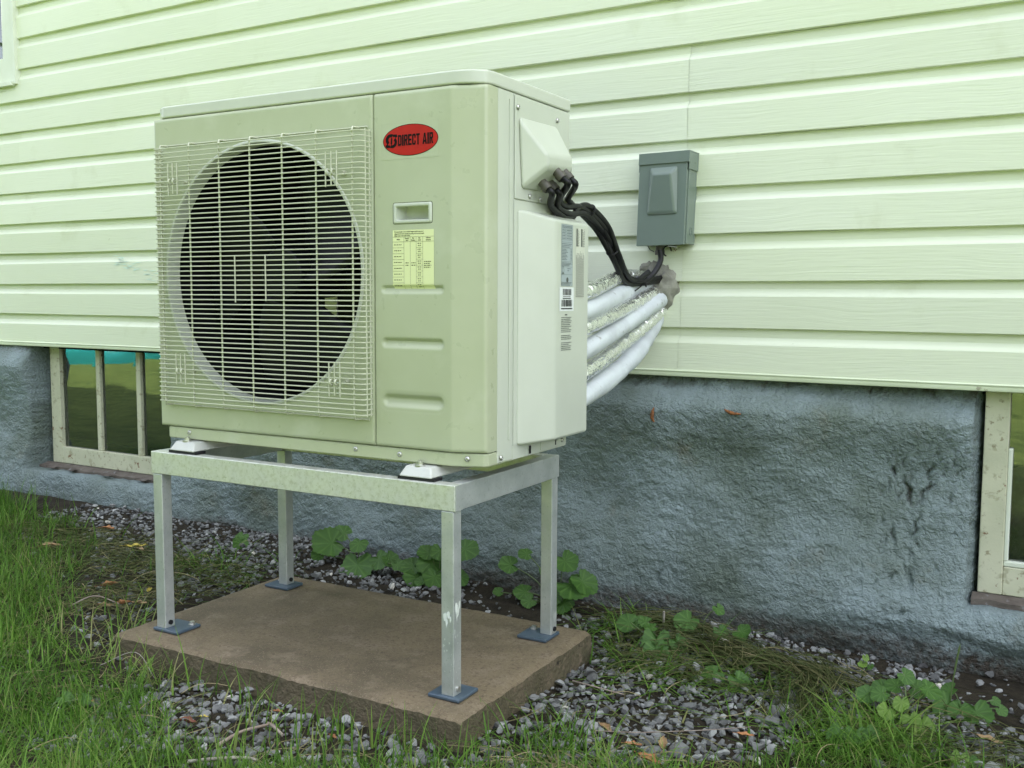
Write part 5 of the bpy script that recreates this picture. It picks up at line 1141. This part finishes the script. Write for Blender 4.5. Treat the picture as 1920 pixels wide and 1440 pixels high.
dry_leaf('brown leaf touching the yellow fallen leaf', -.955, .09, .030, 'tan', -.2, .6)
dry_leaf('curled brown and yellow leaf at the far left of the lawn', -1.212, -.07, .045, 'tan', .8, .7)
dry_leaf('orange leaf against the foundation at the left', -1.265, .20, .036, 'orange', .1, .6)
dry_leaf('orange crumpled leaf in the clippings left of the pad', -.68, -.24, .030, 'orange', 1.0, .8)
dry_leaf('tan leaf under a grass tuft left of the pad', -.515, -.385, .030, 'tan', .1, .6)
dry_leaf('pinkish curled leaf near the pad corner', -.487, -.345, .024, 'orange', .9, .9, .6)
dry_leaf('brown leaf lying flat near the pad corner', -.45, -.32, .028, 'tan', .3, .4)
dry_leaf('small yellow leaf beside the front left leg', -.53, -.22, .022, 'yellow', -.9, .5)
dry_leaf('salmon leaf standing in the lawn', -.06, -.77, .016, 'orange', 1.4, .6, .7)
dry_leaf('dark red leaf in the grass in front of the pad', .215, -.735, .026, 'red', .2, .8)
dry_leaf('small yellow scrap of leaf in front of the pad', .225, -.700, .012, 'yellow', .4, .6)
dry_leaf('tan pointed leaf right of the pad', .97, -.30, .026, 'tan', -.6, .6)
dry_leaf('upright papery tan leaf beside a large grey stone', 1.095, -.295, .030, 'tan', 1.9, .9, .9)
dry_leaf('rust coloured leaf under the papery leaf', 1.100, -.375, .034, 'orange', -.4, .5)
dry_leaf('brown leaf tucked behind a large grey stone', 1.045, -.33, .020, 'orange', .2, .5)
dry_leaf('small orange leaf on the gravel edge', 1.218, -.15, .020, 'orange', .1, .4)
dry_leaf('grey brown leaf at the right edge of the picture', 1.655, .085, .030, 'tan', -.4, .3)
dry_leaf('orange leaf scrap at the front edge of the pad', .34, -.60, .014, 'orange', .3, .6)
dry_leaf('orange scrap among the stones in front of the pad', .52, -.63, .014, 'orange', -.3, .6)
def twig(label, pts, r0, r1, m=BARK):
    P = spline([(x, y, gzf(x, y)+dz) for x, y, dz in pts], 6); n = len(P)
    b = MB(); b.tube(P, [r0+(r1-r0)*i/(n-1) for i in range(n)], 7); o = b.build('twig', m, smooth=60); return tag(o, label, 'twig')
PALE = mat('pale_twig', (.36, .33, .28), .8, var=(50, (.26, .23, .19), .4, .65))
twig('pale forked twig in the lawn at the bottom edge', [(.36, -.86, .02), (.41, -.835, .028), (.45, -.80, .026), (.47, -.79, .022)], .0036, .003, PALE)
twig('brown stick lying on stones in front of the pad', [(.36, -.79, .02), (.365, -.73, .026), (.385, -.665, .022)], .004, .0025)
twig('short brown stick beside the longer stick', [(.375, -.665, .02), (.40, -.675, .024), (.435, -.685, .018)], .004, .003)
twig('thin straw stem across the gravel right of the pad', [(.96, -.33, .02), (1.05, -.30, .03), (1.16, -.20, .03), (1.22, -.12, .02)], .0011, .0007, BARK)
twig('thin grey twig in the gravel by the pad corner', [(.80, -.12, .02), (.86, -.14, .03), (.93, -.12, .02)], .002, .0014)
twig('short straight stub of twig below the wall', [(.835, .34, .0), (.838, .335, .03), (.84, .33, .058)], .0035, .003, PALE)
twig('dark curved twig in the clippings left of the pad', [(-.62, -.42, .01), (-.56, -.38, .035), (-.48, -.36, .02)], .0022, .0014)
twig('bent straw on the lawn front of the pad corner', [(-.22, -.62, .01), (-.14, -.58, .05), (-.05, -.60, .015)], .0011, .0007, PALE)
def wall_scrap(label, x, z, pts, m, cat):
    y = float(yF(np.array(x), np.array(z)))-.006; b = MB(); P = spline([(x+dx, y-dy, z+dz) for dx, dy, dz in pts], 5); n = len(P)
    b.tube(P, [.0015+.0035*math.sin(math.pi*i/(n-1)) for i in range(n)], 7, True, lambda i, k: 1+.25*math.sin(i*2.1+k)); return tag(b.build('dry_scrap', m, smooth=60), label, cat)
wall_scrap('orange brown dried husk hanging on the foundation', .735, .505, [(.003, 0, .022), (0, .004, .008), (-.001, .003, -.008), (.004, 0, -.02)], RUST, 'husk')
wall_scrap('brown scrap of leaf stuck on the foundation', .960, .527, [(-.02, 0, .006), (-.006, .004, 0), (.006, .004, -.003), (.026, 0, -.004)], RUST, 'leaf scrap')

# ------------------------------------------------------------------ wood across the lawn, behind the camera (seen in the panes)
rt = np.random.RandomState(3); Vs = []; T = []
for i in range(26):
    cx, cy, h = -26+i*1.25+rt.uniform(-.5, .5), -11.5+rt.uniform(-2, 1.5), rt.uniform(4, 6.5); nl_ = 520
    for j in range(5):
        c = np.array([cx+rt.uniform(-1.2, 1.2), cy+rt.uniform(-1, 1), h*(.25+.17*j)]); rad = rt.uniform(1.1, 1.9)
        d = rt.randn(nl_//5, 3); d /= np.linalg.norm(d, axis=1)[:, None]; p = c+d*rad*(.55+.45*rt.rand(len(d), 1))
        a = rt.randn(len(d), 3)*.16; b_ = rt.randn(len(d), 3)*.16
        Vs.append(np.stack([p-a, p+b_, p+a, p-b_], 1).reshape(-1, 3)); T.append(np.repeat(rt.rand(len(d)), 4))
V = np.vstack(Vs); F = np.arange(len(V)).reshape(-1, 4)
wd = link('wood', np_mesh('wood', V, F, tint_mat('tree_foliage', [(0, (.02, .05, .012)), (.6, (.045, .09, .022)), (1, (.09, .15, .04))], .6, .3), {'tint': np.concatenate(T)})); tag(wd, 'green wood across the lawn, reflected in the window panes', 'wood', kind='stuff')

# unseen turquoise ring added on the lawn to tint the left basement panes' reflection
pl = thing('reflected_ring', 'unseen turquoise ring added across the lawn to colour the left basement panes', 'reflection aid', (-10.6, -6.2, gzf(-10.6, -6.2)))
TURQ = mat('turquoise_ring', (.03, .33, .36), .35, var=(3, (.04, .42, .44), .4, .6))
b = MB(); z0 = gzf(-10.6, -6.2)
prof = [(1.55, z0-.02), (1.58, z0+.10), (1.57, z0+.24), (1.52, z0+.28), (1.46, z0+.24), (1.45, z0+.02)]
b.grid([[(-10.6+r*math.cos(t), -6.2+r*math.sin(t), z) for r, z in prof] for t in [2*math.pi*i/48 for i in range(49)]]); b.build('ring_wall', TURQ, pl, smooth=50)
b = MB(); b.add([(-10.6+1.455*math.cos(2*math.pi*i/48), -6.2+1.455*math.sin(2*math.pi*i/48), z0+.18) for i in range(48)], [tuple(range(48))]); b.build('ring_disc', mat('turquoise_disc', (.02, .28, .32), .05), pl)
